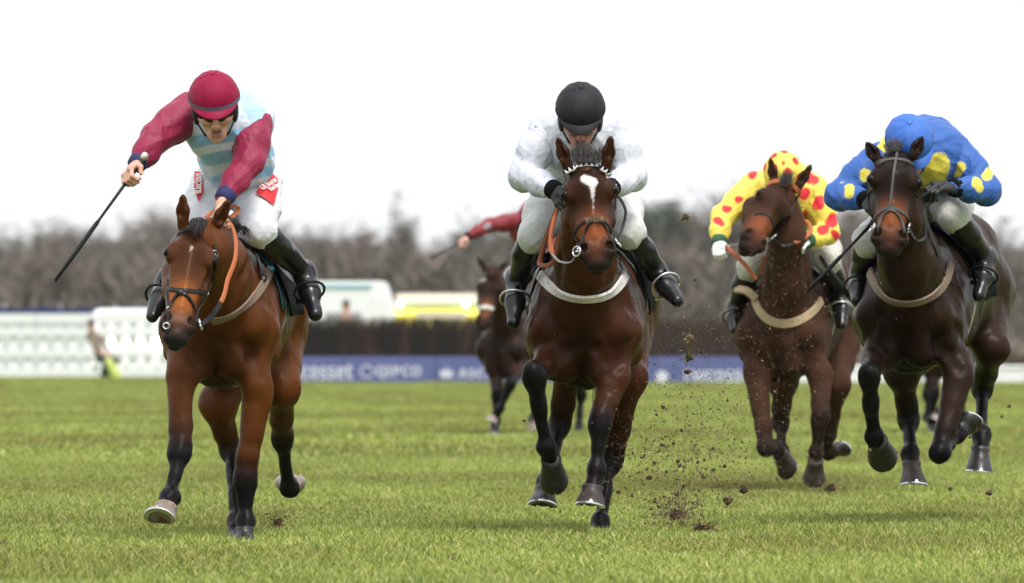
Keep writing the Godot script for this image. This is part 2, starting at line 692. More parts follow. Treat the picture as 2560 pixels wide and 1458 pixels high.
func lie(f: Field, way: Array, lift := 0.002, steps := 4) -> Array:
	var fine := []
	for i in way.size() - 1:
		var a: Vector2 = way[i]
		var b: Vector2 = way[i + 1]
		var pa: Vector2 = way[maxi(i - 1, 0)]
		var pb: Vector2 = way[mini(i + 2, way.size() - 1)]
		for s in steps:
			fine.append(a.cubic_interpolate(b, pa, pb, float(s) / steps))
	fine.append(way[-1])
	var pts := []
	var nrm := []
	for w in fine:
		var p := touch(f, w.x, w.y)
		var n := f.grad(p)
		pts.append(p + n * lift)
		nrm.append(n)
	for it in 2:
		var sm := pts.duplicate()
		for i in range(1, pts.size() - 1):
			sm[i] = pts[i] * 0.5 + (pts[i - 1] + pts[i + 1]) * 0.25
		pts = sm
	for i in pts.size():
		var d := f.eval(pts[i])
		if d < lift:
			pts[i] += nrm[i] * (lift - d)
	return [pts, nrm]

func laid_strap(called: String, f: Field, way: Array, width, m: Material, root: Node3D, thick := 0.004, lift := 0.002) -> MeshInstance3D:
	var l := lie(f, way, lift)
	var st := new_st()
	strap(st, l[0], l[1], width, thick)
	return commit(called, st, m, root)

# tufts of hair: tapered strands
func hair(called: String, roots: Array, tips: Array, count: int, thick: float, m: Material, root: Node3D, wild := 0.02, droop := 0.0) -> MeshInstance3D:
	var st := new_st()
	st.set_smooth_group(-1)
	for i in count:
		var t := rng.randf()
		var k := t * (roots.size() - 1)
		var a := int(minf(k, roots.size() - 2)) if roots.size() > 1 else 0
		var fr := k - a
		var b := mini(a + 1, roots.size() - 1)
		var p: Vector3 = roots[a].lerp(roots[b], fr) + Vector3(rng.randf_range(-1, 1), rng.randf_range(-1, 1), rng.randf_range(-1, 1)) * wild * 0.35
		var q: Vector3 = tips[a].lerp(tips[b], fr) + Vector3(rng.randf_range(-1, 1), rng.randf_range(-1, 1), rng.randf_range(-1, 1)) * wild
		q = p.lerp(q, rng.randf_range(0.65, 1.1))
		var mid := p.lerp(q, 0.5) + Vector3(rng.randf_range(-1, 1), rng.randf_range(-0.3, 1), rng.randf_range(-1, 1)) * wild * 0.4 + Vector3(0, droop, 0)
		var s := Vector3(rng.randf_range(-1, 1), 0.2, rng.randf_range(-1, 1)).normalized() * thick
		tri(st, p - s, p + s, mid + s * 0.8)
		tri(st, p - s, mid + s * 0.8, mid - s * 0.8)
		tri(st, mid - s * 0.8, mid + s * 0.8, q)
	return commit(called, st, m, root)

# ---------------------------------------------------------------- horse
class Horse:
	var root: Node3D
	var f := Field.new()      # trunk and legs
	var h := Field.new()      # head
	var P: Vector3
	var N: Vector3
	var lat: Vector3
	var tv: Vector3
	var nv: Vector3
	var len := 0.5
	var xs := 1.0
	var C: Vector3
	var H: Vector3
	var side: Vector3
	var coat: Color
	var dark: Color
	var leg: Color
	var tan_c: Color
	var q := 1.0
	func hd(x: float, t: float, n: float) -> Vector3:
		return P + lat * (x * xs) + tv * (t * len) + nv * (n * xs)
	func T(t: float, x: float, y: float) -> Vector3:
		return C.lerp(H, t) + side * x + Vector3.UP * y

func horse_trunk(o: Horse, wide := 1.0) -> void:
	var f := o.f
	var c := o.coat
	var d := o.dark
	var s := o.side
	f.color_soft = 0.036
	f.mottle = 0.22
	f.disp = 0.008; f.disp_noise = fold; f.disp_basis = Basis.from_scale(Vector3(1.1, 0.8, 0.8))
	f.disp2 = 0.0032; f.disp2_noise = crease; f.disp2_basis = stretch(Vector3(0.25, 1, 0.3), 0.3, 1.0)
	f.cap(o.T(0, 0, 0.0), o.T(0.7, 0, 0.02), 0.32, 0.32, c, 0.06, s, 0.82 * wide)
	f.cap(o.T(-0.1, 0, -0.24), o.T(0.45, 0, -0.16), 0.15, 0.2, d, 0.08, s, 1.1 * wide)  # dark chest and brisket: partly own coat, partly shade put into the colour
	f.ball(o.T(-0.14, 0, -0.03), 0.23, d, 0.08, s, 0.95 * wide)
	for k in [-1.0, 1.0]:
		f.ball(o.T(-0.21, k * 0.15 * wide, -0.07), 0.112, c, 0.03)
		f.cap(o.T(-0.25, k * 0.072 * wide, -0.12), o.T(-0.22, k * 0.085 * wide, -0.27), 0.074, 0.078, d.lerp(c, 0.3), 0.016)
		f.cap(o.T(-0.12, k * 0.19 * wide, -0.1), o.T(0.25, k * 0.1 * wide, 0.22), 0.105, 0.09, c, 0.06)
		f.cap(o.T(-0.02, k * 0.2 * wide, -0.2), o.T(0.12, k * 0.2 * wide, 0.0), 0.09, 0.09, c, 0.05)
		f.cap(o.T(0.87, k * 0.1 * wide, 0.02), o.T(1.1, k * 0.1 * wide, -0.06), 0.205, 0.18, c, 0.06)
		f.ball(o.T(0.78, k * 0.17 * wide, 0.14), 0.07, c, 0.08)
	f.cap(o.T(0.12, 0, 0.24), o.T(0.5, 0, 0.24), 0.1, 0.12, c, 0.08)
	f.cap(o.T(0.5, 0, 0.22), o.T(0.88, 0, 0.22), 0.14, 0.17, c, 0.08, s, 1.2)
	f.cap(o.T(0.88, 0, 0.2), o.T(1.15, 0, 0.12), 0.17, 0.13, c, 0.08, s, 1.2)
	f.cap(o.T(0.65, 0, -0.05), o.T(0.95, 0, 0), 0.27, 0.2, c, 0.08, s, 0.85)

# furrows between the muscles, laid where they are seen
func furrows(o: Horse, ways: Array, r := 0.02) -> void:
	var caps := []
	for way in ways:
		var pts := []
		for w in way:
			var p := touch(o.f, w.x, w.y)
			pts.append(p + o.f.grad(p) * r * 0.72)
		for i in pts.size() - 1:
			caps.append([pts[i], pts[i + 1], r * (0.75 if i == 0 else 1.0), r * (0.75 if i == pts.size() - 2 else 1.0)])
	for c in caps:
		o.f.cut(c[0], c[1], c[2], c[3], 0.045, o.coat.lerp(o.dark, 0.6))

func neck(o: Horse, pts: Array, rad: Array, squash := 0.72) -> void:
	for i in pts.size() - 1:
		o.f.cap(pts[i], pts[i + 1], rad[i], rad[i + 1], o.coat, 0.07, o.side, squash)
	# the muscled underline and the crest
	o.f.cap(pts[0] + Vector3(0, -rad[0] * 0.45, 0.05), pts[-1] + Vector3(0, -rad[-1] * 0.6, 0.0), 0.08, 0.055, o.coat, 0.06)

func fore_leg(o: Horse, k: float, elbow: Vector3, knee: Vector3, fet: Vector3, cor: Vector3, bulk := 1.0) -> void:
	var f := o.f
	var q := o.q
	f.cap(o.T(-0.12, k * 0.16, -0.12), elbow, 0.1 * q, 0.073 * q, o.coat, 0.07)
	var mid := elbow.lerp(knee, 0.72)
	f.cap(elbow, mid, 0.07 * q, 0.046 * q, o.coat, 0.05, Vector3.ZERO, 1.0, 0, o.coat.lerp(o.leg, 0.25))
	f.cap(elbow.lerp(knee, 0.1) + o.side * k * 0.024 * q, elbow.lerp(knee, 0.55) + o.side * k * 0.018 * q, 0.055 * q, 0.036 * q, o.coat, 0.04)
	f.cap(mid, knee, 0.05 * q, 0.05 * q, o.coat.lerp(o.leg, 0.5), 0.04, Vector3.ZERO, 1.0, 0, o.leg)
	var down := (fet - knee).normalized()
	f.cap(knee - down * 0.022 * q, knee + down * 0.03 * q, 0.054 * q, 0.05 * q, o.leg, 0.03)
	for j in [-1.0, 1.0]:
		f.ball(knee + o.side * j * 0.024 * q + down * 0.012, 0.031 * q, o.leg, 0.02)
	f.ball(knee + down * 0.05 * q + Vector3(0, 0, -0.022), 0.03 * q, o.leg, 0.03)
	f.cap(knee + down * 0.03, knee.lerp(fet, 0.5), 0.034 * q * bulk, 0.028 * q * bulk, o.leg, 0.035)
	f.cap(knee.lerp(fet, 0.4), fet, 0.028 * q * bulk, 0.026 * q, o.leg, 0.035)
	f.cap(knee + down * 0.06 + Vector3(0, 0, -0.022), fet + Vector3(0, 0, -0.018), 0.019 * q, 0.021 * q, o.leg, 0.03)
	f.ball(fet, 0.045 * q, o.leg, 0.03)
	for j in [-1.0, 1.0]:
		f.ball(fet + o.side * j * 0.018 * q - Vector3(0, 0, 0.02), 0.028 * q, o.leg, 0.018)
	f.cap(fet, cor, 0.033 * q, 0.046 * q, o.leg, 0.03)

func hind_leg(o: Horse, k: float, hip: Vector3, stifle: Vector3, hock: Vector3, fet: Vector3, cor: Vector3) -> void:
	var f := o.f
	var q := o.q
	f.cap(hip, stifle, 0.165 * q, 0.085 * q, o.coat, 0.09)
	var mid := stifle.lerp(hock, 0.65)
	f.cap(stifle, mid, 0.085 * q, 0.05 * q, o.coat, 0.06, Vector3.ZERO, 1.0, 0, o.coat.lerp(o.leg, 0.2))
	f.cap(mid, hock, 0.055 * q, 0.052 * q, o.coat.lerp(o.leg, 0.4), 0.04, Vector3.ZERO, 1.0, 0, o.leg)
	var down := (fet - hock).normalized()
	var back := ((hock - stifle).normalized() - down * (hock - stifle).normalized().dot(down)).normalized()
	f.cap(hock, hock + down * 0.035, 0.055 * q, 0.048 * q, o.leg, 0.03)
	f.cap(hock + down * 0.03 + back * 0.02, hock - down * 0.06 * q + back * 0.05 * q, 0.035 * q, 0.025 * q, o.leg, 0.04)
	f.cap(hock - down * 0.05 * q + back * 0.05 * q, stifle.lerp(hock, 0.5), 0.018 * q, 0.03 * q, o.leg, 0.05)
	f.cap(hock + down * 0.03, fet, 0.034 * q, 0.027 * q, o.leg, 0.035)
	f.cap(hock + down * 0.06 + back * 0.02, fet + back * 0.016, 0.019 * q, 0.021 * q, o.leg, 0.03)
	f.ball(fet, 0.046 * q, o.leg, 0.03)
	f.ball(fet + back * 0.022 * q, 0.034 * q, o.leg, 0.025)
	f.cap(fet, cor, 0.037 * q, 0.046 * q, o.leg, 0.03)

func hoof(o: Horse, cor: Vector3, bottom: Vector3, toe: Vector3, m: Material, big := 1.0) -> void:
	var a := (bottom - cor).normalized()
	var fr := (toe - a * toe.dot(a)).normalized()
	var n := (a - fr * 0.28).normalized()
	var fs := (fr - n * fr.dot(n)).normalized()
	var s := fs.cross(n).normalized()
	var st := new_st()
	st.set_smooth_group(0)
	var rows := []
	var hh := cor.distance_to(bottom)
	var prof := [[-0.2, 0.5, 0.0], [-0.14, 0.83, 0.0], [0.0, 0.84, 0.0], [0.12, 0.76, 0.0], [0.5, 0.95, 0.012], [0.95, 1.17, 0.026], [1.0, 1.16, 0.026]]
	for pr in prof:
		var c: Vector3 = cor + (bottom - cor) * pr[0]
		var row := []
		for i in 20:
			var an := TAU * i / 20.0
			var fw := cos(an)
			var r: float = 0.054 * big * pr[1]
			var x := sin(an) * r
			var y: float = (fw * r * (1.08 if fw > 0 else 0.82)) + pr[2]
			var heel: float = 0.0 if fw > 0.0 else fw * hh * 0.16 * pr[0]
			row.append(c + s * x + fs * y + n * heel * 0.0 + a * heel)
		rows.append(row)
	for j in rows.size() - 1:
		for i in 20:
			var t := (i + 1) % 20
			quad(st, rows[j][i], rows[j][t], rows[j + 1][t], rows[j + 1][i])
	# the hollow sole with its frog
	var last: Array = rows[-1]
	var mid := bottom - n * 0.012 * big
	for i in 20:
		var t := (i + 1) % 20
		st.set_smooth_group(1)
		var a1: Vector3 = mid.lerp(last[i], 0.74)
		var a2: Vector3 = mid.lerp(last[t], 0.74)
		quad(st, last[i], last[t], a2, a1)
		tri(st, a1, a2, mid)
	var ho := commit("hoof", st, m, o.root)
	var fg := new_st()
	fg.set_smooth_group(-1)
	var ft := mid + fs * 0.024 * big + n * 0.002
	var h1 := mid - fs * 0.018 * big + s * 0.022 * big + n * 0.006
	var h2 := mid - fs * 0.018 * big - s * 0.022 * big + n * 0.006
	var hm := mid - fs * 0.012 * big + n * 0.011
	tri(fg, ft, h1, hm); tri(fg, ft, hm, h2); tri(fg, h1, h2, hm)
	commit("frog", fg, M.frog, ho)
	var sh := new_st()
	sh.set_smooth_group(-1)
	for i in range(-8, 8):
		var q := []
		for e in [i, i + 1]:
			var v: Vector3 = last[(e + 20) % 20] - bottom
			q.append([bottom + v * 1.01, bottom + v * 1.01 + n * 0.008, bottom + v * 0.76 + n * 0.008, bottom + v * 0.76 - n * 0.002])
		for kk in 3:
			quad(sh, q[0][kk], q[1][kk], q[1][kk + 1], q[0][kk + 1])
	var tip: Vector3 = last[0]
	tri(sh, tip + s * 0.009 + fs * 0.002, tip - s * 0.009 + fs * 0.002, tip - a * 0.015 + fs * 0.0005)
	commit("horseshoe", sh, M.steel, ho)

func horse_head(o: Horse, eye_l: Vector3, eye_r: Vector3, width: float) -> void:
	o.tv = (o.N - o.P).normalized()
	o.len = o.N.distance_to(o.P)
	var l := eye_r - eye_l
	o.lat = (l - o.tv * l.dot(o.tv)).normalized()
	o.nv = o.lat.cross(o.tv).normalized()
	if o.nv.z < 0.0:
		o.nv = -o.nv
	o.xs = width / 0.23
	var h := o.h
	var x := o.lat
	var s := o.xs
	var c := o.coat
	var dk := o.dark
	var tn := o.tan_c
	var mz := L(0.022, 0.02, 0.022)
	h.color_soft = 0.02
	h.cap(o.hd(0, 0.03, -0.075), o.hd(0, 0.27, -0.055), 0.066 * s, 0.09 * s, dk, 0.03, x, 1.12)
	h.cap(o.hd(0, 0.27, -0.055), o.hd(0, 0.6, -0.055), 0.09 * s, 0.062 * s, c.lerp(dk, 0.5), 0.03, x, 1.02)
	h.cap(o.hd(0, 0.6, -0.055), o.hd(0, 0.68, -0.052), 0.062 * s, 0.058 * s, c, 0.03, x, 1.0, 0, tn)
	h.cap(o.hd(0, 0.68, -0.052), o.hd(0, 0.93, -0.045), 0.058 * s, 0.052 * s, tn, 0.03, x, 1.05)
	h.cap(o.hd(0, 0.3, 0.024), o.hd(0, 0.6, 0.008), 0.016 * s, 0.013 * s, c.lerp(dk, 0.4), 0.03)
	h.cap(o.hd(0, 0.64, 0.006), o.hd(0, 0.84, -0.004), 0.013 * s, 0.012 * s, tn, 0.03)
	for k in [-1.0, 1.0]:
		h.cap(o.hd(k * 0.085, 0.24, -0.015), o.hd(k * 0.094, 0.33, -0.02), 0.018 * s, 0.018 * s, c, 0.035)
		h.ball(o.hd(k * 0.082, 0.29, -0.03), 0.034 * s, c, 0.03)
		h.cap(o.hd(k * 0.045, 0.3, -0.16), o.hd(k * 0.042, 0.5, -0.135), 0.075 * s, 0.06 * s, c, 0.04)
		h.cap(o.hd(k * 0.035, 0.5, -0.13), o.hd(k * 0.022, 0.95, -0.09), 0.05 * s, 0.03 * s, c, 0.04)
		h.cap(o.hd(k * 0.066, 0.42, -0.045), o.hd(k * 0.048, 0.66, -0.05), 0.013 * s, 0.01 * s, c, 0.03)
		# nostrils
		h.cap(o.hd(k * 0.042, 0.92, -0.022), o.hd(k * 0.052, 0.99, -0.03), 0.032 * s, 0.036 * s, mz, 0.02)
		h.cut(o.hd(k * 0.062, 0.94, 0.012), o.hd(k * 0.05, 0.985, -0.02), 0.016 * s, 0.021 * s, 0.01)
		# eye socket
		h.cut(o.hd(k * 0.118, 0.31, -0.012), o.hd(k * 0.116, 0.315, -0.022), 0.014 * s, 0.016 * s, 0.012, mz)
	h.cap(o.hd(0, 0.99, -0.05), o.hd(0, 1.06, -0.055), 0.05 * s, 0.047 * s, mz, 0.025, x, 1.25)
	h.cap(o.hd(-0.02, 1.08, -0.06), o.hd(0.02, 1.08, -0.06), 0.036 * s, 0.036 * s, mz, 0.012, x, 1.1)
	h.cap(o.hd(0, 1.0, -0.105), o.hd(0, 1.09, -0.1), 0.042 * s, 0.03 * s, mz, 0.006, x, 1.2)

# an ear as a leaf-shaped, hollow cone
func ear(o: Horse, base: Vector3, tip: Vector3, open: Vector3, w: float) -> void:
	var d := tip - base
	var u := d.normalized()
	var sd := u.cross(open).normalized()
	var op := sd.cross(u).normalized()
	var c := o.coat.lerp(o.dark, 0.5)
	var s := w
	o.h.cap(base - d * 0.12, base + d * 0.42, 0.56 * s, 0.66 * s, c, 0.02, op, 0.75)
	o.h.cap(base + d * 0.42, base + d * 0.8 , 0.66 * s, 0.36 * s, c, 0.012, op, 0.75)
	o.h.cap(base + d * 0.8 , tip, 0.34 * s, 0.06 * s, c, 0.01, op, 0.75)
	o.h.cut(base + d * 0.3 + op * 0.42 * s, base + d * 0.82 + op * 0.3 * s, 0.42 * s, 0.16 * s, 0.006, c * 0.8)

func horse_eyes(o: Horse) -> void:
	for k in [-1.0, 1.0]:
		var st := new_st()
		sphere(st, o.hd(k * 0.106, 0.312, -0.014), Vector3.ONE * 0.0225 * o.xs)
		commit("eye", st, M.eye, o.root)
		# the upper lid
		var ld := new_st()
		var pts := []
		for i in 7:
			var an := lerpf(0.25, PI - 0.25, i / 6.0)
			pts.append(o.hd(k * (0.108 + 0.006 * sin(an)), 0.312 - 0.036 * sin(an), -0.02 + 0.022 * cos(an)))
		tube(ld, pts, [0.0045], 6)
		commit("eyelid", ld, M.black_skin, o.root)

# cloth or strap wrapped round the barrel: t along the back, an = angle from the spine on side k
func barrel(o: Horse, t: float, k: float, an: float, lift: float) -> Array:
	var c := o.T(t, 0, 0.02)
	var dir := (Vector3.UP * cos(an) + o.side * k * sin(an)).normalized()
	var p := o.f.march(c + dir * 0.75, -dir, 0.75)
	if p == Vector3.INF:
		p = c + dir * 0.3
	return [p + dir * lift, dir]

func wrap_cloth(called: String, o: Horse, t0: float, t1: float, a0: float, a1: float, k: float, lift: float, flare: float, m: Material, root: Node3D, nt := 9, na := 9, round_end := 0.0) -> MeshInstance3D:
	var st := new_st()
	st.set_smooth_group(0)
	var g := []
	for i in nt + 1:
		var row := []
		var ft := float(i) / nt
		for j in na + 1:
			var fa := float(j) / na
			var an := lerpf(a0, a1 - round_end * absf(ft - 0.5) * 2.0 * absf(ft - 0.5), fa)
			var e := barrel(o, lerpf(t0, t1, ft), k, an, lift + flare * fa * fa + 0.006 * sin(ft * 9.0 + fa * 4.0) * fa)
			row.append(e[0])
		g.append(row)
	for i in nt:
		for j in na:
			quad(st, g[i][j], g[i + 1][j], g[i + 1][j + 1], g[i][j + 1])
	# a hem, so that the cloth has thickness
	for i in nt:
		var th := Vector3(0, -0.004, 0) - o.side * k * 0.006
		quad(st, g[i][na], g[i + 1][na], g[i + 1][na] + th, g[i][na] + th)
	return commit(called, st, m, root)

func wrap_strap(called: String, o: Horse, t: float, a0: float, a1: float, k: float, w: float, m: Material, root: Node3D, lift := 0.004, t2 := -9.0) -> MeshInstance3D:
	var pts := []
	var nrm := []
	for i in 15:
		var f := i / 14.0
		var e := barrel(o, lerpf(t, t2 if t2 > -9.0 else t, f), k, lerpf(a0, a1, f), lift)
		pts.append(e[0]); nrm.append(e[1])
	var st := new_st()
	strap(st, pts, nrm, w, 0.005)
	return commit(called, st, m, root)

func stirrup(called: String, root: Node3D, ankle: Vector3, fwd: Vector3, across: Vector3, m: Material, size := 0.075) -> void:
	var st := new_st()
	var up := across.cross(fwd).normalized()
	if up.y < 0.0: up = -up
	torus(st, ankle, across, up, size, 0.007)
	box(st, ankle - up * size * 0.95, Vector3(size * 1.5, 0.012, 0.03), Basis(across, up, fwd).orthonormalized())
	commit(called, st, m, root)

# ---------------------------------------------------------------- rider
class Rider:
	var root: Node3D
	var head: Vector3
	var f: Vector3
	var u: Vector3
	var r: Vector3
	var b := Field.new()       # body
	var hs := 1.0
	func hp(x: float, y: float, z: float) -> Vector3:
		return head + (r * x + u * y + f * z) * hs

func limb(fl: Field, pts: Array, rad: Array, c: Color, k := 0.03) -> void:
	for i in pts.size() - 1:
		fl.cap(pts[i], pts[i + 1], rad[i], rad[i + 1], c, k)

func rider_face(o: Rider, c: Color) -> Field:
	var h := Field.new()
	var s := o.hs
	var lip := Color(c.r * 0.85, c.g * 0.62, c.b * 0.62)
	h.color_soft = 0.006
	h.mottle = 0.08
	h.cap(o.hp(0, 0.03, -0.02), o.hp(0, 0.03, 0.012), 0.088 * s, 0.08 * s, c, 0.02, o.r, 0.9)
	h.cap(o.hp(0, -0.02, 0.03), o.hp(0, -0.075, 0.042), 0.061 * s, 0.039 * s, c, 0.03, o.r, 0.92)
	h.cap(o.hp(0, -0.1, 0.066), o.hp(0, -0.112, 0.068), 0.023 * s, 0.02 * s, c, 0.03, o.r, 1.1)
	h.cap(o.hp(0, 0.015, 0.088), o.hp(0, -0.034, 0.112), 0.009 * s, 0.0125 * s, c, 0.012)
	for k in [-1.0, 1.0]:
		h.cap(o.hp(k * 0.012, 0.028, 0.088), o.hp(k * 0.045, 0.028, 0.074), 0.012 * s, 0.011 * s, c, 0.014)
		h.cap(o.hp(k * 0.04, -0.018, 0.07), o.hp(k * 0.056, -0.02, 0.045), 0.022 * s, 0.02 * s, c, 0.03)
		h.cap(o.hp(k * 0.054, -0.03, -0.01), o.hp(k * 0.022, -0.1, 0.052), 0.018 * s, 0.016 * s, c, 0.03)
		h.ball(o.hp(k * 0.013, -0.038, 0.1), 0.0085 * s, c, 0.008)
		h.cut(o.hp(k * 0.032, 0.005, 0.094), o.hp(k * 0.032, 0.005, 0.088), 0.013 * s, 0.013 * s, 0.014, c)
		h.cap(o.hp(k * 0.08, 0.012, -0.012), o.hp(k * 0.078, -0.03, -0.008), 0.013 * s, 0.009 * s, c, 0.008)
	h.cap(o.hp(-0.018, -0.065, 0.089), o.hp(0.018, -0.065, 0.089), 0.0065 * s, 0.0065 * s, lip, 0.01)
	h.cap(o.hp(-0.014, -0.089, 0.084), o.hp(0.014, -0.089, 0.084), 0.0065 * s, 0.0065 * s, lip, 0.01)
	h.cut(o.hp(-0.013, -0.077, 0.097), o.hp(0.013, -0.077, 0.097), 0.0095 * s, 0.0095 * s, 0.004, L(0.03, 0.008, 0.008))
	return h

# five fingers closed round a bar; wrist -> knuckles, palm normal = where the fingers curl to
func hand(wrist: Vector3, knuckles: Vector3, palm: Vector3, thumb_side: float, c: Color, curl := 1.0, s := 1.0) -> Field:
	var h := Field.new()
	h.color_soft = 0.006
	h.mottle = 0.08
	var d := (knuckles - wrist).normalized()
	var n := (palm - d * palm.dot(d)).normalized()
	var x := d.cross(n).normalized() * thumb_side
	var base := knuckles
	h.cap(wrist, wrist.lerp(base, 0.4), 0.027 * s, 0.028 * s, c, 0.02, n, 0.8)
	h.cap(wrist.lerp(base, 0.35) + x * 0.018 * s, base + x * 0.026 * s, 0.022 * s, 0.017 * s, c, 0.015, n, 0.8)
	h.cap(wrist.lerp(base, 0.35) - x * 0.016 * s, base - x * 0.026 * s, 0.022 * s, 0.015 * s, c, 0.015, n, 0.8)
	var lens := [0.95, 1.05, 1.0, 0.8]
	for i in 4:
		var off := x * (0.031 - i * 0.0205) * s
		var l: float = lens[i] * s
		var a1 := 0.75 * curl
		var a2 := a1 + 1.25 * curl
		var a3 := a2 + 0.9 * curl
		var p0 := base + off
		var p1 := p0 + (d * cos(a1) + n * sin(a1)) * 0.044 * l
		var p2 := p1 + (d * cos(a2) + n * sin(a2)) * 0.028 * l
		var p3 := p2 + (d * cos(a3) + n * sin(a3)) * 0.02 * l
		h.cap(p0, p1, 0.0105 * s, 0.0098 * s, c, 0.004)
		h.cap(p1, p2, 0.0098 * s, 0.009 * s, c, 0.004)
		h.cap(p2, p3, 0.009 * s, 0.008 * s, c, 0.004)
	var tb := wrist.lerp(base, 0.42) + x * 0.032 * s
	var t1 := tb + (d * 0.55 + x * 0.55 + n * 0.5).normalized() * 0.04 * s
	var t2 := t1 + (d * 0.6 - x * 0.25 + n * 0.75).normalized() * 0.03 * s
	h.cap(wrist.lerp(base, 0.3) + x * 0.015 * s, tb, 0.018 * s, 0.015 * s, c, 0.01)
	h.cap(tb, t1, 0.014 * s, 0.0115 * s, c, 0.006)
	h.cap(t1, t2, 0.011 * s, 0.009 * s, c, 0.005)
	return h

func helmet(o: Rider, shell: Material, peak_m: Material, band_m: Material, tilt := 0.0, dots: Material = null) -> void:
	var s := o.hs
	var st := new_st()
	st.set_smooth_group(0)
	var nu := 48
	var nv := 14
	var rows := []
	for v in nv + 1:
		var el := PI * 0.5 * v / nv
		var row := []
		for w in nu:
			var an := TAU * w / nu
			# six panels meet in slightly pinched seams; the silk cap wrinkles a little
			var seam := pow(absf(cos(an * 3.0)), 24.0) * 0.0026 * cos(el)
			var wr := 0.0022 * fold.get_noise_3d(cos(an) * 0.5, el * 0.22, sin(an) * 0.5)
			var rad := cos(el) - seam * 4.0 + wr * 6.0
			row.append(o.hp(sin(an) * 0.113 * rad, 0.05 + sin(el) * 0.116 + wr * 2.0, -0.008 + cos(an) * 0.132 * rad))
		rows.append(row)
	for v in nv:
		for w in nu:
			var t := (w + 1) % nu
			quad(st, rows[v][w], rows[v + 1][w], rows[v + 1][t], rows[v][t])
	# the inner rim
	for w in nu:
		var t := (w + 1) % nu
		var c := o.hp(0, 0.05, -0.008)
		quad(st, rows[0][w], rows[0][t], rows[0][t].lerp(c, 0.12) + o.u * 0.01, rows[0][w].lerp(c, 0.12) + o.u * 0.01)
	var cap_o := commit("helmet", st, shell, o.root)
	var bt := new_st()
	sphere(bt, o.hp(0, 0.1665, -0.008), Vector3(0.014, 0.006, 0.014) * s, Basis(o.r, o.u, o.f))
	commit("button", bt, shell, cap_o)
	var bd := new_st()
	bd.set_smooth_group(0)
	for w in nu:
		var q := []
		for e in [w, w + 1]:
			var an: float = TAU * e / nu
			q.append(o.hp(sin(an) * 0.1145, 0.047, -0.008 + cos(an) * 0.1335))
			q.append(o.hp(sin(an) * 0.1135, 0.066, -0.008 + cos(an) * 0.1325))
		quad(bd, q[0], q[1], q[3], q[2])
	commit("helmet_band", bd, band_m, cap_o)
	var pk := new_st()
	pk.set_smooth_group(0)
	var pr := []
	for i in 17:
		var an := lerpf(-1.15, 1.15, i / 16.0)
		var lift := cos(an / 1.15 * PI * 0.5)
		var a := o.hp(sin(an) * 0.112, 0.05, -0.008 + cos(an) * 0.131)
		var b := o.hp(sin(an) * (0.113 + 0.004 * lift), 0.05 - 0.016 * lift, -0.008 + cos(an) * 0.131 + 0.05 * lift)
		pr.append([a, b, b - o.u * 0.004, a - o.u * 0.006])
	for i in 16:
		for k in 3:
			quad(pk, pr[i][k], pr[i][k + 1], pr[i + 1][k + 1], pr[i + 1][k])
	commit("helmet_peak", pk, peak_m, cap_o)

func goggles(o: Rider, lens_m: Material, strap_m: Material) -> void:
	var st := new_st()
	st.set_smooth_group(0)
	var rows := []
	for i in 21:
		var an := lerpf(-1.35, 1.35, i / 20.0)
		var nose := exp(-an * an * 40.0)
		var hgt := 0.032 * (1.0 - 0.25 * absf(an))
		var row := []
		for j in 5:
			var v := lerpf(-1.0, 1.0, j / 4.0)
			var bulge := 0.006 * (1.0 - v * v)
			var low := -hgt if v < 0 else hgt
			row.append(o.hp(sin(an) * (0.083 + bulge), 0.012 + absf(v) * low + (0.016 * nose if v < 0 else 0.0), 0.016 + cos(an) * (0.086 + bulge)))
		rows.append(row)
	for i in 20:
		for j in 4:
			quad(st, rows[i][j], rows[i][j + 1], rows[i + 1][j + 1], rows[i + 1][j])
	var g := commit("goggles", st, lens_m, o.root)
	# padded harness of the helmet down the cheeks, and the strap
	for k in [-1.0, 1.0]:
		var sp := new_st()
		strap(sp, [o.hp(k * 0.084, 0.05, 0.02), o.hp(k * 0.088, 0.0, 0.012), o.hp(k * 0.08, -0.05, 0.018), o.hp(k * 0.05, -0.105, 0.035), o.hp(0.0, -0.128, 0.045)], [o.r * k, o.r * k, o.r * k, (o.r * k - o.u).normalized(), -o.u], 0.022, 0.005)
		commit("chin_strap", sp, strap_m, o.root)
		var pd := new_st()
		sphere(pd, o.hp(k * 0.083, -0.005, -0.006), Vector3(0.02, 0.066, 0.056) * o.hs, Basis(o.r, o.u, o.f))
		commit("ear_pad", pd, strap_m, o.root)

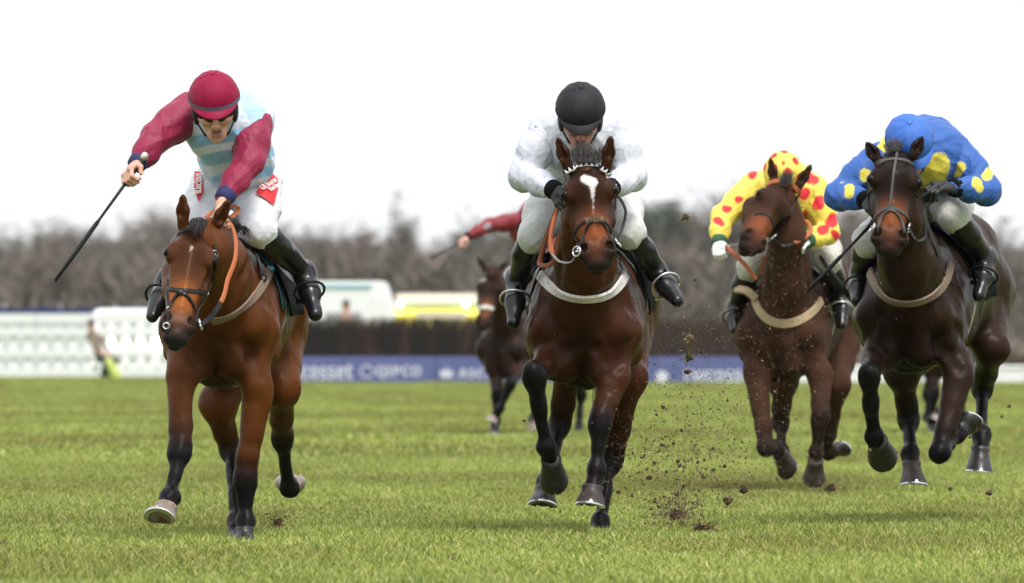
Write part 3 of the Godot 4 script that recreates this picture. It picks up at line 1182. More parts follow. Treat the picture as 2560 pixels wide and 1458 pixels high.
func make_rider(label: String, category_group: String, foot_of: Vector3, j: Dictionary, look: Dictionary) -> Rider:
	var o := Rider.new()
	o.root = thing("person", label, "person", foot_of, category_group)
	o.head = j.head
	o.f = (j.face as Vector3).normalized()
	o.u = ((j.up as Vector3) - o.f * o.f.dot(j.up)).normalized()
	o.r = o.u.cross(o.f).normalized()
	if o.r.x < 0.0: o.r = -o.r
	o.hs = look.get("hs", 1.1)
	var q: float = look.get("q", 1.1)
	var sk: Color = look.skin
	# the body: one mesh from head to foot
	var b := o.b
	b.cap(j.pelvis, j.waist, 0.1 * q, 0.1 * q, sk, 0.05)
	b.cap(j.waist, j.chest, 0.1 * q, 0.12 * q, sk, 0.05)
	b.cap(j.chest, j.neck, 0.1 * q, 0.055 * q, sk, 0.05)
	b.cap(j.neck, o.hp(0, -0.03, -0.02), 0.055 * q, 0.055 * q, sk, 0.04)
	for s in ["l", "r"]:
		limb(b, [j.chest.lerp(j["sh_" + s], 0.5), j["sh_" + s], j["el_" + s], j["wr_" + s]], [0.08 * q, 0.055 * q, 0.037 * q, 0.026 * q], sk)
		limb(b, [j.pelvis, j["hip_" + s], j["kn_" + s], j["an_" + s], j["toe_" + s]], [0.09 * q, 0.075 * q, 0.045 * q, 0.03 * q, 0.022 * q], sk)
	var fields := [b, rider_face(o, sk)]
	var cells := [0.014, 0.0042]
	for s in ["l", "r"]:
		if j.has("hand_" + s):
			var hv: Array = j["hand_" + s]
			var glove: Color = look.glove
			fields.append(hand(hv[0], hv[1], hv[2], hv[3], glove, hv[4], look.get("hand", 1.12)))
			cells.append(0.0042)
	skin("body", fields, cells, M.skin, o.root)
	# silks
	var ax0: Vector3 = j.sh_r - j.sh_l
	var jk := Field.new()
	jk.color_soft = look.get("soft", 0.012)
	jk.mottle = 0.03
	jk.disp = 0.0048; jk.disp_noise = crease; jk.disp_basis = stretch((j.chest as Vector3) - j.waist + ax0 * 0.5, 0.16, 1.4); jk.disp2 = 0.0048; jk.disp2_basis = stretch((j.chest as Vector3) - j.waist - ax0 * 0.5, 0.16, 1.4)
	var c: Color = look.jacket
	var ax: Vector3 = (j.sh_r - j.sh_l).normalized()
	jk.cap(j.waist.lerp(j.pelvis, 0.45), j.waist, 0.135 * q, 0.135 * q, c, 0.05, ax, 1.12)
	jk.cap(j.waist, j.chest, 0.135 * q, 0.155 * q, c, 0.06, ax, 1.15)
	jk.cap(j.chest, j.back, 0.15 * q, 0.14 * q, c, 0.06, ax, 1.15)
	jk.cap(j.chest, j.neck, 0.13 * q, 0.07 * q, c, 0.06)
	for s in ["l", "r"]:
		jk.cap(j.back.lerp(j["sh_" + s], 0.3), j["sh_" + s].lerp(j.chest, 0.12), 0.11 * q, 0.082 * q, c, 0.06)
	if look.has("paint_jacket"):
		(look.paint_jacket as Callable).call(jk)
	skin("jacket", [jk], [0.008], M.silk, o.root)
	for s in ["l", "r"]:
		var sl := Field.new()
		sl.color_soft = 0.01
		sl.mottle = 0.03
		var ad: Vector3 = (j["wr_" + s] - j["sh_" + s]).normalized()
		sl.disp = 0.005; sl.disp_noise = crease; sl.disp_basis = stretch(ad + ad.cross(Vector3(0, 0, 1)) * 0.5, 0.16, 1.5); sl.disp2 = 0.005; sl.disp2_basis = stretch(ad - ad.cross(Vector3(0, 0, 1)) * 0.9, 0.2, 1.5)
		var sc: Color = look.sleeve
		var e: Vector3 = j["el_" + s]
		var w: Vector3 = j["wr_" + s]
		var sh: Vector3 = j["sh_" + s]
		sl.cap(sh, sh.lerp(e, 0.5), 0.083 * q, 0.078 * q, sc, 0.04)
		sl.cap(sh.lerp(e, 0.5), e, 0.074 * q, 0.061 * q, sc, 0.04)
		sl.cap(e, e.lerp(w, 0.55), 0.061 * q, 0.05 * q, sc, 0.04)
		sl.cap(e.lerp(w, 0.55), w, 0.052 * q, 0.036 * q, sc, 0.04)
		if look.has("paint_sleeve_" + s):
			(look["paint_sleeve_" + s] as Callable).call(sl, sh, e, w)
		skin("sleeve", [sl], [0.007], M.silk, o.root)
		var cf := new_st()
		var dw := (w - e).normalized()
		tube(cf, [w - dw * 0.03, w - dw * 0.008, w + dw * 0.022, w + dw * 0.03], [0.045 * q, 0.045 * q, 0.041 * q, 0.03 * q], 14)
		commit("cuff", cf, look.cuff, o.root)
	# collar
	var cl := new_st()
	var nd: Vector3 = (o.hp(0, -0.06, -0.03) - j.neck).normalized()
	tube(cl, [j.neck - nd * 0.01, j.neck + nd * 0.02, j.neck + nd * 0.045], [0.088 * q, 0.082 * q, 0.074 * q], 16)
	commit("collar", cl, look.collar, o.root)
	# breeches
	var br := Field.new()
	br.color_soft = 0.01
	br.mottle = 0.03
	br.disp = 0.0045; br.disp_noise = crease; br.disp_basis = stretch(Vector3(0.7, 0.7, 0.2), 0.2, 1.4); br.disp2 = 0.0045; br.disp2_basis = stretch(Vector3(-0.7, 0.5, 0.2), 0.2, 1.4)
	var bc: Color = look.breeches
	br.cap(j.pelvis, j.waist.lerp(j.pelvis, 0.4), 0.15 * q, 0.125 * q, bc, 0.06, ax, 1.1)
	for s in ["l", "r"]:
		var hp0: Vector3 = j["hip_" + s]
		var kn: Vector3 = j["kn_" + s]
		br.cap(hp0, hp0.lerp(kn, 0.55), 0.106 * q, 0.092 * q, bc, 0.05)
		br.cap(hp0.lerp(kn, 0.55), kn, 0.092 * q, 0.068 * q, bc, 0.05)
		br.cap(kn, kn.lerp(j["an_" + s], 0.2), 0.07 * q, 0.058 * q, bc, 0.04)
	if look.has("paint_breeches"):
		(look.paint_breeches as Callable).call(br)
	skin("breeches", [br], [0.0095], M.silk, o.root)
	for s in ["l", "r"]:
		var bt := Field.new()
		bt.color_soft = 0.008
		bt.mottle = 0.1
		bt.disp = 0.008; bt.disp_noise = fold
		var kn: Vector3 = j["kn_" + s]
		var an: Vector3 = j["an_" + s]
		var toe: Vector3 = j["toe_" + s]
		var k0 := kn.lerp(an, 0.06)
		var bk: Color = L(0.007, 0.007, 0.009)
		bt.cap(k0, k0.lerp(an, 0.4), 0.068 * q, 0.064 * q, bk, 0.02)
		bt.cap(k0.lerp(an, 0.4), an, 0.062 * q, 0.044 * q, bk, 0.02)
		bt.ball(an - (toe - an).normalized() * 0.04, 0.04 * q, bk, 0.03)
		bt.cap(an, an.lerp(toe, 0.5), 0.047 * q, 0.044 * q, bk, 0.03)
		bt.cap(an.lerp(toe, 0.5), toe, 0.044 * q, 0.03 * q, bk, 0.03)
		skin("boot", [bt], [0.009], M.leather, o.root)
	helmet(o, look.shell, look.peak, look.band)
	goggles(o, M.lens, M.pad)
	return o

func whip(label: String, grip: Vector3, tip: Vector3, butt: Vector3, cap_m: Material) -> void:
	var o := thing("riding_whip", label, "whip", grip)
	var st := new_st()
	var d := tip - grip
	tube(st, [grip, grip + d * 0.3, grip + d * 0.42, grip + d * 0.46, grip + d * 0.75, tip], [0.0085, 0.007, 0.0065, 0.011, 0.011, 0.0075], 8, 0.8)
	commit("shaft", st, M.black_leather, o)
	var g := new_st()
	tube(g, [butt, grip], [0.013, 0.011], 10)
	commit("grip", g, M.rubber, o)
	var c := new_st()
	var bd := (butt - grip).normalized()
	tube(c, [butt - bd * 0.002, butt + bd * 0.012, butt + bd * 0.03, butt + bd * 0.036], [0.014, 0.019, 0.018, 0.012], 12)
	commit("end_cap", c, cap_m, o)

# ---------------------------------------------------------------- the runners
func depth_scale(s: float) -> void:
	base_depth = FOCAL / s

func px(list: Array) -> Array:
	return list

func saddle(o: Horse, label: String, cloth: Material, edge: Material, girth: Material, feet: Dictionary, t0 := 0.2, t1 := 0.6, drop := 1.75) -> void:
	var sroot := thing("saddle", label, "saddle", o.T(0.45, 0, 0.3))
	for k in [-1.0, 1.0]:
		wrap_cloth("saddle_pad", o, t0 - 0.06, t1, 0.1, drop - 0.1, k, 0.008, 0.004, edge, sroot, 8, 6)
		wrap_cloth("saddle_cloth", o, t0 - 0.02, t1 - 0.04, 0.12, drop, k, 0.016, 0.03, cloth, sroot, 9, 9)
		wrap_cloth("saddle_flap", o, t0 - 0.06, t0 + 0.22, 0.18, 1.3, k, 0.026, 0.045, M.black_leather, sroot, 7, 7, 0.3)
		wrap_strap("girth", o, t0 + 0.06, 1.25, 3.05, k, 0.085, girth, sroot, 0.006, t0 + 0.0)
		var key := "l" if k < 0 else "r"
		if feet.has(key):
			var ft: Array = feet[key]
			var lt := new_st()
			var e := barrel(o, t0 + 0.1, k, 0.75, 0.05)
			strap(lt, [e[0], e[0].lerp(ft[0], 0.5) + o.side * k * 0.015, ft[0] + Vector3(0, 0.07, 0)], [o.side * k], 0.024, 0.004)
			commit("stirrup_leather", lt, M.black_leather, sroot)
			stirrup("stirrup_iron", sroot, ft[0], ft[1], ft[2], ft[3])
	var se := new_st()
	var pts := []
	for i in 7:
		pts.append(o.T(lerpf(t0 - 0.02, t0 + 0.32, i / 6.0), 0, 0.0))
	for i in 7:
		var e := o.f.march(pts[i] + Vector3.UP * 0.8, Vector3.DOWN, 0.8)
		pts[i] = e + Vector3.UP * (0.02 + 0.03 * absf(i - 3.0) / 3.0)
	tube(se, pts, [0.03, 0.06, 0.07, 0.075, 0.085, 0.09, 0.06], 10, 0.45)
	commit("seat", se, M.black_leather, sroot)

func foot_iron(an: Vector3, toe: Vector3, out: float, m: Material) -> Array:
	var d := (toe - an).normalized()
	var ac := Vector3(1, 0.0, out * -0.2)
	ac = (ac - d * d.dot(ac)).normalized()
	return [an.lerp(toe, 0.45), d, ac, m]

func bay(called: String, label: String, s0: float, coat: Color, dark: Color, tan_c: Color) -> Horse:
	depth_scale(s0)
	var o := Horse.new()
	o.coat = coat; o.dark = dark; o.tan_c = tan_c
	o.leg = L(0.009, 0.008, 0.0085)
	return o

func set_trunk(o: Horse, c: Vector3, h: Vector3, label: String) -> void:
	o.C = c
	o.H = h
	o.side = (h - c).cross(Vector3.UP).normalized()
	if o.side.x < 0.0: o.side = -o.side
	o.root = thing("horse", label, "horse", Vector3(c.x, 0, c.z), "horses racing towards the camera")

func bridle_ring(o: Horse, sx: float, sy: float, r: float, ahead := 0.012) -> Vector3:
	var p := touch(o.h, sx, sy)
	var n := o.h.grad(p)
	var st := new_st()
	var x := n.cross(Vector3.UP).normalized()
	torus(st, p + n * ahead, x, n.cross(x).normalized(), r, 0.005)
	commit("bit_ring", st, M.steel, o.root)
	return p + n * ahead

func free_strap(called: String, pts: Array, width, m: Material, root: Node3D, nrm := Vector3(0.3, 0.2, 1), thick := 0.005, steps := 6) -> MeshInstance3D:
	var st := new_st()
	strap(st, curve(pts, steps), [nrm], width, thick)
	return commit(called, st, m, root)

func V(x: float, y: float) -> Vector2:
	return Vector2(x, y)

func runner_maroon() -> void:
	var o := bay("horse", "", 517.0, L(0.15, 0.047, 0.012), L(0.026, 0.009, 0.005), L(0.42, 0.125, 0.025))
	o.q = 0.98
	set_trunk(o, J(556, 770, -0.25), J(625, 765, -1.5), "bright bay horse with a tiny white star, leading on the left under the maroon-capped rider")
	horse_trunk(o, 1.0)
	neck(o, [J(560, 760, -0.1), J(545, 680, 0.2), J(526, 622, 0.45), J(508, 598, 0.58)], [0.25, 0.19, 0.13, 0.08])
	fore_leg(o, -1, J(457, 930, 0.06), J(449, 1128, 0.22), J(425, 1245, 0.36), J(414, 1272, 0.42))
	fore_leg(o, 1, J(640, 960, -0.02), J(614, 1205, -0.02), J(613, 1304, 0.0), J(612, 1330, 0.03))
	hind_leg(o, -1, J(620, 850, -1.3), J(545, 1010, -0.75), J(575, 1120, -0.95), J(591, 1300, -0.55), J(593, 1322, -0.5))
	hind_leg(o, 1, J(685, 840, -1.45), J(704, 970, -1.15), J(706, 1090, -1.5), J(724, 1222, -1.72), J(725, 1212, -1.82))
	hoof(o, J(414, 1272, 0.42), J(402, 1303, 0.5), Vector3(-0.2, 0.75, 1), M.hoof_pale, 1.22)
	hoof(o, J(612, 1326, 0.03), J(611, 1362, 0.07), Vector3(0, 0, 1), M.hoof_dark, 1.0)
	hoof(o, J(593, 1326, -0.5), J(594, 1356, -0.46), Vector3(0, 0, 1), M.hoof_dark, 1.0)
	hoof(o, J(725, 1216, -1.8), J(726, 1196, -1.9), Vector3(0.0, -0.6, -0.9), M.hoof_pale, 1.2)
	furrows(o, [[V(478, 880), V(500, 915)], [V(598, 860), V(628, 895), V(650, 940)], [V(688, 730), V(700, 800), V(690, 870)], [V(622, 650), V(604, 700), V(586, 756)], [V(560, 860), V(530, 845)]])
	# head
	o.P = J(490, 562, 0.62); o.N = J(446, 808, 0.98)
	horse_head(o, J(420, 652, 0.75), J(535, 660, 0.72), 0.235)
	ear(o, J(457, 556, 0.6), J(457, 484, 0.62), Vector3(-0.5, 0, 1), 0.05)
	ear(o, J(538, 566, 0.55), J(574, 497, 0.58), Vector3(0.6, 0, 1), 0.05)
	o.h.paint(J(479, 618, 0.78), J(474, 630, 0.82), 0.007, 0.003, L(0.5, 0.45, 0.42), 0.004, Vector3(0, 0, 1), 8.0)
	horse_eyes(o)
	skin("body", [o.f, o.h], [0.0135, 0.0065], M.coat, o.root)
	var all := o.h
	# forelock
	hair("forelock", [J(478, 548, 0.64), J(500, 544, 0.64), J(520, 552, 0.62)], [J(470, 575, 0.74), J(487, 588, 0.78), J(505, 580, 0.74)], 160, 0.0022, M.hair, o.root, 0.014)
	hair("mane", [J(530, 548, 0.5), J(590, 560, 0.25), J(625, 585, -0.05)], [J(548, 560, 0.5), J(608, 580, 0.2), J(640, 610, -0.08)], 220, 0.003, M.hair, o.root, 0.03)
	hair("tail", [J(690, 800, -1.85), J(700, 790, -1.85)], [J(676, 1050, -2.1), J(690, 1040, -2.1)], 260, 0.004, M.hair, o.root, 0.06)
	# bridle
	laid_strap("browband", all, [V(441, 588), V(452, 580), V(480, 576), V(515, 581), V(540, 595), V(548, 606)], 0.026, M.black_leather, o.root)
	laid_strap("noseband", all, [V(419, 722), V(432, 724), V(455, 727), V(490, 729), V(515, 733), V(526, 734)], 0.024, M.black_leather, o.root)
	laid_strap("noseband", all, [V(427, 770), V(435, 750), V(452, 733), V(470, 745), V(481, 765), V(486, 795), V(492, 812)], 0.017, M.black_leather, o.root, 0.005, 0.006)
	laid_strap("cheekpiece", all, [V(549, 606), V(548, 640), V(545, 680), V(534, 720), V(524, 750), V(512, 785), V(503, 810)], 0.02, M.black_leather, o.root, 0.006)
	laid_strap("cheekpiece", all, [V(552, 615), V(552, 660), V(548, 720)], 0.014, M.black_leather, o.root, 0.004, 0.01)
	laid_strap("cheekpiece", all, [V(420, 700), V(419, 740), V(422, 780), V(418, 830)], 0.016, M.black_leather, o.root, 0.006)
	var dk := new_st()
	sphere(dk, touch(all, 451, 731) + o.nv * 0.008, Vector3(0.026, 0.02, 0.009), Basis(o.lat, o.tv, o.nv))
	commit("noseband_disc", dk, M.black_leather, o.root)
	var ring := bridle_ring(o, 499, 812, 0.026, 0.02)
	bridle_ring(o, 416, 815, 0.014, 0.004)
	for q in [V(501, 762), V(521, 735), V(552, 625), V(422, 772)]:
		var bk := new_st()
		var bp := touch(all, q.x, q.y)
		torus(bk, bp + Vector3(0, 0, 0.012), Vector3(0.8, 0, -0.3).normalized(), Vector3.UP, 0.009, 0.003)
		commit("buckle", bk, M.steel, o.root)
	# the rein: orange rubber grip, then black leather to the ring
	var hx := J(553, 545, 0.38)
	free_strap("rein_grip", [hx, J(575, 560, 0.42), J(588, 600, 0.5), J(586, 650, 0.6), J(568, 700, 0.7), J(560, 735, 0.78), J(550, 758, 0.84)], 0.026, M.rein_orange, o.root, Vector3(0.75, 0, 0.6), 0.008)
	free_strap("rein", [J(551, 756, 0.84), J(538, 778, 0.88), J(518, 800, 0.9), ring], 0.026, M.black_leather, o.root, Vector3(0.4, 0.3, 1))
	free_strap("rein_loop", [J(514, 545, 0.4), J(545, 522, 0.36), J(580, 516, 0.3), J(595, 522, 0.3), J(590, 532, 0.33), J(575, 545, 0.36)], 0.024, M.rein_orange, o.root, Vector3(0, 1, 0.5), 0.006)
	# breastplate
	laid_strap("breastplate", o.f, [V(528, 800), V(560, 795), V(600, 772), V(640, 735), V(665, 695), V(675, 670)], [0.062, 0.066, 0.066, 0.06, 0.05, 0.05, 0.05], M.tan_strap, o.root, 0.008, 0.004)
	laid_strap("breastplate_strap", o.f, [V(615, 590), V(630, 620), V(645, 660), V(650, 700)], 0.022, M.black_leather, o.root, 0.006, 0.004)
	var rr := new_st()
	torus(rr, touch(o.f, 650, 695) + Vector3(0.01, 0, 0.012), Vector3.RIGHT, Vector3.UP, 0.02, 0.005)
	commit("buckle", rr, M.black_leather, o.root)
	# rider
	var an_r := J(762, 682, -0.32)
	var toe_r := J(787, 785, -0.16)
	var an_l := J(418, 700, -0.2)
	var toe_l := J(380, 792, 0.0)
	saddle(o, "black racing saddle with a teal-edged pad on the leading bay horse at left", M.black_cloth, M.teal_cloth, M.grey_web, {"r": foot_iron(an_r, toe_r, 1, M.black_leather), "l": foot_iron(an_l, toe_l, -1, M.black_leather)}, 0.1, 0.74)
	laid_strap("pad_edge", o.f, [V(582, 566), V(610, 588), V(640, 618), V(662, 650), V(674, 682)], 0.02, M.teal_cloth, o.root, 0.02, 0.01)
	var j := {
		"pelvis": J(598, 440, -0.4), "waist": J(592, 395, -0.15), "chest": J(566, 318, 0.08), "back": J(592, 282, 0.0), "neck": J(556, 288, 0.22),
		"head": J(537, 272, 0.36), "face": Vector3(0.06, -0.52, 1), "up": Vector3(-0.06, 1, 0.45),
		"sh_l": J(474, 278, 0.12), "el_l": J(392, 345, 0.26), "wr_l": J(344, 408, 0.36), "sh_r": J(632, 312, 0.12), "el_r": J(622, 405, 0.26), "wr_r": J(562, 492, 0.4),
		"hip_l": J(540, 450, -0.38), "kn_l": J(498, 560, 0.0), "an_l": an_l, "toe_l": toe_l, "hip_r": J(645, 455, -0.38), "kn_r": J(644, 572, 0.0), "an_r": an_r, "toe_r": toe_r,
		"hand_l": [J(343, 412, 0.37), J(318, 430, 0.44), Vector3(0.55, -0.75, 0.1), 1.0, 1.0],
		"hand_r": [J(558, 498, 0.41), J(540, 536, 0.46), Vector3(0.3, -0.5, 0.2), -1.0, 0.75],
	}
	var mar := hexl(150, 14, 66, 0.8)
	var blue := L(0.24, 0.46, 0.74)
	var white := L(0.62, 0.69, 0.84)
	var red := L(0.58, 0.012, 0.03)
	var look := {
		"skin": L(0.6, 0.34, 0.26), "glove": L(0.58, 0.32, 0.24), "jacket": white, "sleeve": mar, "breeches": L(0.72, 0.73, 0.8), "cuff": M.navy, "collar": M.white_silk,
		"shell": M.maroon, "peak": M.maroon, "band": M.slate,
		"paint_jacket": func(f: Field):
			# light blue hoops round the body
			for y in [342, 392, 440]:
				f.paint(J(430, y + 18, 0.4), J(720, y - 22, 0.1), 0.03, 0.03, blue, 0.004, Vector3(0, 0, 1), 14.0)
			f.paint(J(606, 236, 0.1), J(662, 318, 0.1), 0.04, 0.05, blue.lerp(white, 0.35), 0.008, Vector3(0, 0, 1), 14.0),
		"paint_sleeve_l": func(f: Field, _s: Vector3, e: Vector3, w: Vector3):
			f.paint(e.lerp(w, 0.86), e.lerp(w, 0.89), 0.009, 0.009, L(0.06, 0.05, 0.08), 0.003, Vector3(1, 0, 0), 12.0),
		"paint_sleeve_r": func(f: Field, _s: Vector3, e: Vector3, w: Vector3):
			for t in [0.72, 0.84]:
				f.paint(e.lerp(w, t), e.lerp(w, t + 0.01), 0.007, 0.007, L(0.05, 0.05, 0.09), 0.003, Vector3(1, 0.7, 0).normalized(), 12.0),
		"paint_breeches": func(f: Field):
			pass,
	}
	var rd := make_rider("jockey in maroon cap, maroon sleeves and pale blue hoops raising his whip", "jockeys riding in the race", Vector3(o.T(0.35, 0, 0).x, 0.97, o.T(0.35, 0, 0).z), j, look)
	# printed red panels on the breeches: patches that follow the thigh
	var bf := Field.new()
	for s in ["l", "r"]:
		bf.cap(j["hip_" + s], (j["hip_" + s] as Vector3).lerp(j["kn_" + s], 0.55), 0.106 * 1.1, 0.092 * 1.1, white, 0.05)
		bf.cap((j["hip_" + s] as Vector3).lerp(j["kn_" + s], 0.55), j["kn_" + s], 0.092 * 1.1, 0.068 * 1.1, white, 0.05)
	thigh_patch(bf, [V(672, 432), V(690, 452), V(690, 476), V(680, 516), V(640, 486), V(655, 462)], V(640, 486), V(691, 452), rd.root, ["GB Horse", "Racing"])
	thigh_patch(bf, [V(491, 432), V(505, 436), V(509, 484), V(497, 510), V(488, 470)], V(497, 500), V(500, 440), rd.root, ["Racing"])
	whip("black whip with a silver cap raised in the maroon-capped jockey's hand", J(328, 438, 0.44), J(137, 703, 0.6), J(356, 398, 0.42), M.silver)

# a printed patch that lies on the cloth, with raised lettering on it
func thigh_patch(f: Field, way: Array, from: Vector2, to: Vector2, root: Node3D, words: Array) -> void:
	var st := new_st()
	st.set_smooth_group(0)
	var mid := Vector2.ZERO
	for w in way: mid += w / way.size()
	var rings := []
	for r in [1.0, 0.66, 0.33]:
		var row := []
		for i in way.size() * 4:
			var a: Vector2 = way[i / 4]
			var b: Vector2 = way[(i / 4 + 1) % way.size()]
			var w := mid.lerp(a.lerp(b, (i % 4) / 4.0), r)
			var p := touch(f, w.x, w.y)
			row.append(p + f.grad(p) * 0.014)
		rings.append(row)
	var c0 := touch(f, mid.x, mid.y)
	c0 += f.grad(c0) * 0.014
	var nn: int = rings[0].size()
	for i in nn:
		var t: int = (i + 1) % nn
		for k in 2:
			quad(st, rings[k][i], rings[k][t], rings[k + 1][t], rings[k + 1][i])
		tri(st, rings[2][i], rings[2][t], c0)
	var patch := commit("sponsor_patch", st, M.red_print, root)
	var n := f.grad(c0)
	var pa := touch(f, from.x, from.y)
	var pb := touch(f, to.x, to.y)
	var x := (pb - pa)
	var wlen := x.length()
	x = (x - n * n.dot(x)).normalized()
	var y := n.cross(x).normalized()
	for i in words.size():
		var tm := TextMesh.new()
		tm.text = words[i]
		var sf := SystemFont.new()
		sf.font_names = PackedStringArray(["Droid Serif"])
		sf.font_weight = 700
		tm.font = sf
		tm.font_size = 32
		tm.pixel_size = 0.001
		tm.depth = 0.0015
		var mi := MeshInstance3D.new()
		mi.name = "lettering"
		mi.mesh = tm
		mi.material_override = M.white_print
		patch.add_child(mi, true)
		var sc: float = wlen * (0.78 if i == 0 else 0.5) / maxf(tm.get_aabb().size.x, 0.01)
		mi.transform = Transform3D(Basis(x * sc, y * sc, n), c0 + n * 0.006 + y * (0.012 - 0.03 * i if words.size() > 1 else 0.0) + x * (0.01 * i))

func runner_white() -> void:
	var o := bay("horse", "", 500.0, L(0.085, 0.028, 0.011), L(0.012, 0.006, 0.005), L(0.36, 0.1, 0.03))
	o.q = 1.0
	set_trunk(o, J(1464, 775, -0.25), J(1508, 735, -1.4), "dark bay horse with a white blaze and white breastplate, galloping in the centre")
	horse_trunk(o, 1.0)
	neck(o, [J(1463, 740, -0.1), J(1463, 640, 0.2), J(1464, 540, 0.4), J(1464, 450, 0.46)], [0.25, 0.19, 0.145, 0.09])
	fore_leg(o, -1, J(1378, 905, 0.02), J(1334, 935, 0.36), J(1366, 1118, 0.24), J(1378, 1155, 0.14), 1.3)
	fore_leg(o, 1, J(1535, 930, 0.0), J(1500, 1055, 0.12), J(1490, 1172, 0.16), J(1480, 1222, 0.2))
	hind_leg(o, -1, J(1450, 800, -1.3), J(1425, 900, -0.75), J(1398, 1062, -0.95), J(1366, 1205, -0.62), J(1361, 1228, -0.55))
	hind_leg(o, 1, J(1562, 790, -1.35), J(1572, 945, -0.85), J(1530, 1148, -1.05), J(1500, 1306, -0.8), J(1498, 1330, -0.74))
	hoof(o, J(1378, 1152, 0.17), J(1384, 1190, 0.08), Vector3(0.1, -1, 0.5), M.hoof_dark, 1.15)
	hoof(o, J(1481, 1222, 0.2), J(1475, 1266, 0.25), Vector3(0, 0.05, 1), M.hoof_mud, 1.2)
	hoof(o, J(1362, 1226, -0.55), J(1357, 1266, -0.49), Vector3(0, 0.3, 1), M.hoof_dark, 1.18)
	hoof(o, J(1498, 1326, -0.74), J(1497, 1350, -0.72), Vector3(0, 0, 1), M.hoof_dark, 0.9)
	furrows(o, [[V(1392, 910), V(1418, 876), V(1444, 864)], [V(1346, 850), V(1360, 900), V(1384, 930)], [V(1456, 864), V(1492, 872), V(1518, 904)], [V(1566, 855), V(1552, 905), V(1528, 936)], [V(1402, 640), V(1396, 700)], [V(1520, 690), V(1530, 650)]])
	o.P = J(1465, 412, 0.52); o.N = J(1492, 625, 0.72)
	horse_head(o, J(1415, 485, 0.5), J(1537, 485, 0.5), 0.262)
	ear(o, J(1418, 412, 0.5), J(1393, 342, 0.5), Vector3(-0.35, 0, 1), 0.05)
	ear(o, J(1517, 410, 0.5), J(1528, 338, 0.5), Vector3(0.35, 0, 1), 0.05)
	var wh := L(0.78, 0.76, 0.74)
	o.h.paint(J(1462, 446, 0.66), J(1482, 455, 0.66), 0.022, 0.026, wh, 0.005, Vector3(0, 0, 1), 9.0)
	o.h.paint(J(1480, 452, 0.66), J(1484, 500, 0.7), 0.018, 0.006, wh, 0.005, Vector3(0, 0, 1), 9.0)
	o.h.paint(J(1484, 500, 0.7), J(1484, 530, 0.7), 0.005, 0.003, wh, 0.004, Vector3(0, 0, 1), 9.0)
	o.h.paint(J(1490, 566, 0.75), J(1492, 600, 0.75), 0.006, 0.003, L(0.4, 0.25, 0.2), 0.006)
	o.h.paint(o.hd(-0.03, 1.07, -0.07), o.hd(0.03, 1.07, -0.07), 0.008, 0.008, L(0.3, 0.26, 0.25), 0.004, o.nv, 5.0)  # pale highlight painted along the lower lip
	horse_eyes(o)
	skin("body", [o.f, o.h], [0.0135, 0.0065], M.coat, o.root)
	var all := o.h
	hair("forelock", [J(1432, 404, 0.52), J(1462, 404, 0.54), J(1498, 404, 0.52)], [J(1424, 368, 0.5), J(1462, 345, 0.5), J(1510, 370, 0.5)], 420, 0.002, M.hair_grey, o.root, 0.018)
	hair("mane", [J(1468, 430, 0.4), J(1478, 500, 0.1), J(1482, 560, -0.2)], [J(1490, 440, 0.36), J(1510, 510, 0.08), J(1510, 580, -0.22)], 200, 0.003, M.hair, o.root, 0.03)
	hair("tail", [J(1500, 780, -1.9), J(1512, 770, -1.9)], [J(1500, 1060, -2.3), J(1520, 1050, -2.3)], 240, 0.004, M.hair, o.root, 0.06)
	# studded browband with white triangles
	var way := [V(1405, 446), V(1412, 432), V(1432, 420), V(1466, 414), V(1500, 418), V(1520, 430), V(1528, 440)]
	var bb := laid_strap("browband", all, way, 0.03, M.black_leather, o.root, 0.004, 0.003)
	var l := lie(all, way, 0.0095, 6)
	for i in range(2, l[0].size() - 2, 2):
		var st := new_st()
		st.set_smooth_group(-1)
		var p: Vector3 = l[0][i]
		var x: Vector3 = (l[0][i + 1] - l[0][i - 1]).normalized()
		var n: Vector3 = l[1][i]
		var y := n.cross(x).normalized()
		if y.y < 0: y = -y
		var a := p - x * 0.0125 - y * 0.012
		var b := p + x * 0.0125 - y * 0.012
		var c := p + y * 0.016
		var e := p + n * 0.006
		tri(st, a, b, e); tri(st, b, c, e); tri(st, c, a, e)
		commit("white_stud", st, M.white_paint, bb)
	laid_strap("cheekpiece", all, [V(1406, 450), V(1405, 480), V(1408, 520), V(1418, 560), V(1432, 592), V(1442, 615)], 0.018, M.black_leather, o.root)
	laid_strap("cheekpiece", all, [V(1529, 445), V(1538, 480), V(1537, 530), V(1532, 580), V(1530, 606)], 0.018, M.black_leather, o.root)
	laid_strap("noseband", all, [V(1434, 583), V(1448, 566), V(1466, 552), V(1488, 546), V(1508, 552), V(1524, 570), V(1531, 588)], 0.016, M.black_leather, o.root)
	laid_strap("noseband", all, [V(1458, 608), V(1464, 580), V(1478, 556), V(1488, 548), V(1500, 552), V(1514, 572), V(1523, 596)], 0.012, M.black_leather, o.root, 0.004, 0.006)
	var nb := touch(all, 1487, 552)
	hair("noseband_fleece", [nb - o.lat * 0.03, nb + o.lat * 0.03], [nb - o.lat * 0.045 + o.nv * 0.02, nb + o.lat * 0.045 + o.nv * 0.02], 260, 0.0022, M.fleece, o.root, 0.02)
	var r1 := bridle_ring(o, 1446, 630, 0.025)
	var r2 := bridle_ring(o, 1537, 612, 0.025, 0.02)
	laid_strap("bit_cheek", all, [V(1436, 596), V(1442, 612), V(1448, 630)], 0.012, M.steel, o.root)
	# reins
	free_strap("rein", [r1, J(1430, 655, 0.62), J(1400, 655, 0.55), J(1380, 635, 0.5)], 0.012, M.steel_grey, o.root, Vector3(0, 1, 0.6))
	free_strap("rein_grip", [J(1381, 636, 0.5), J(1376, 600, 0.46), J(1385, 550, 0.4), J(1398, 510, 0.36)], 0.024, M.rein_orange, o.root, Vector3(-0.5, 0, 1), 0.008)
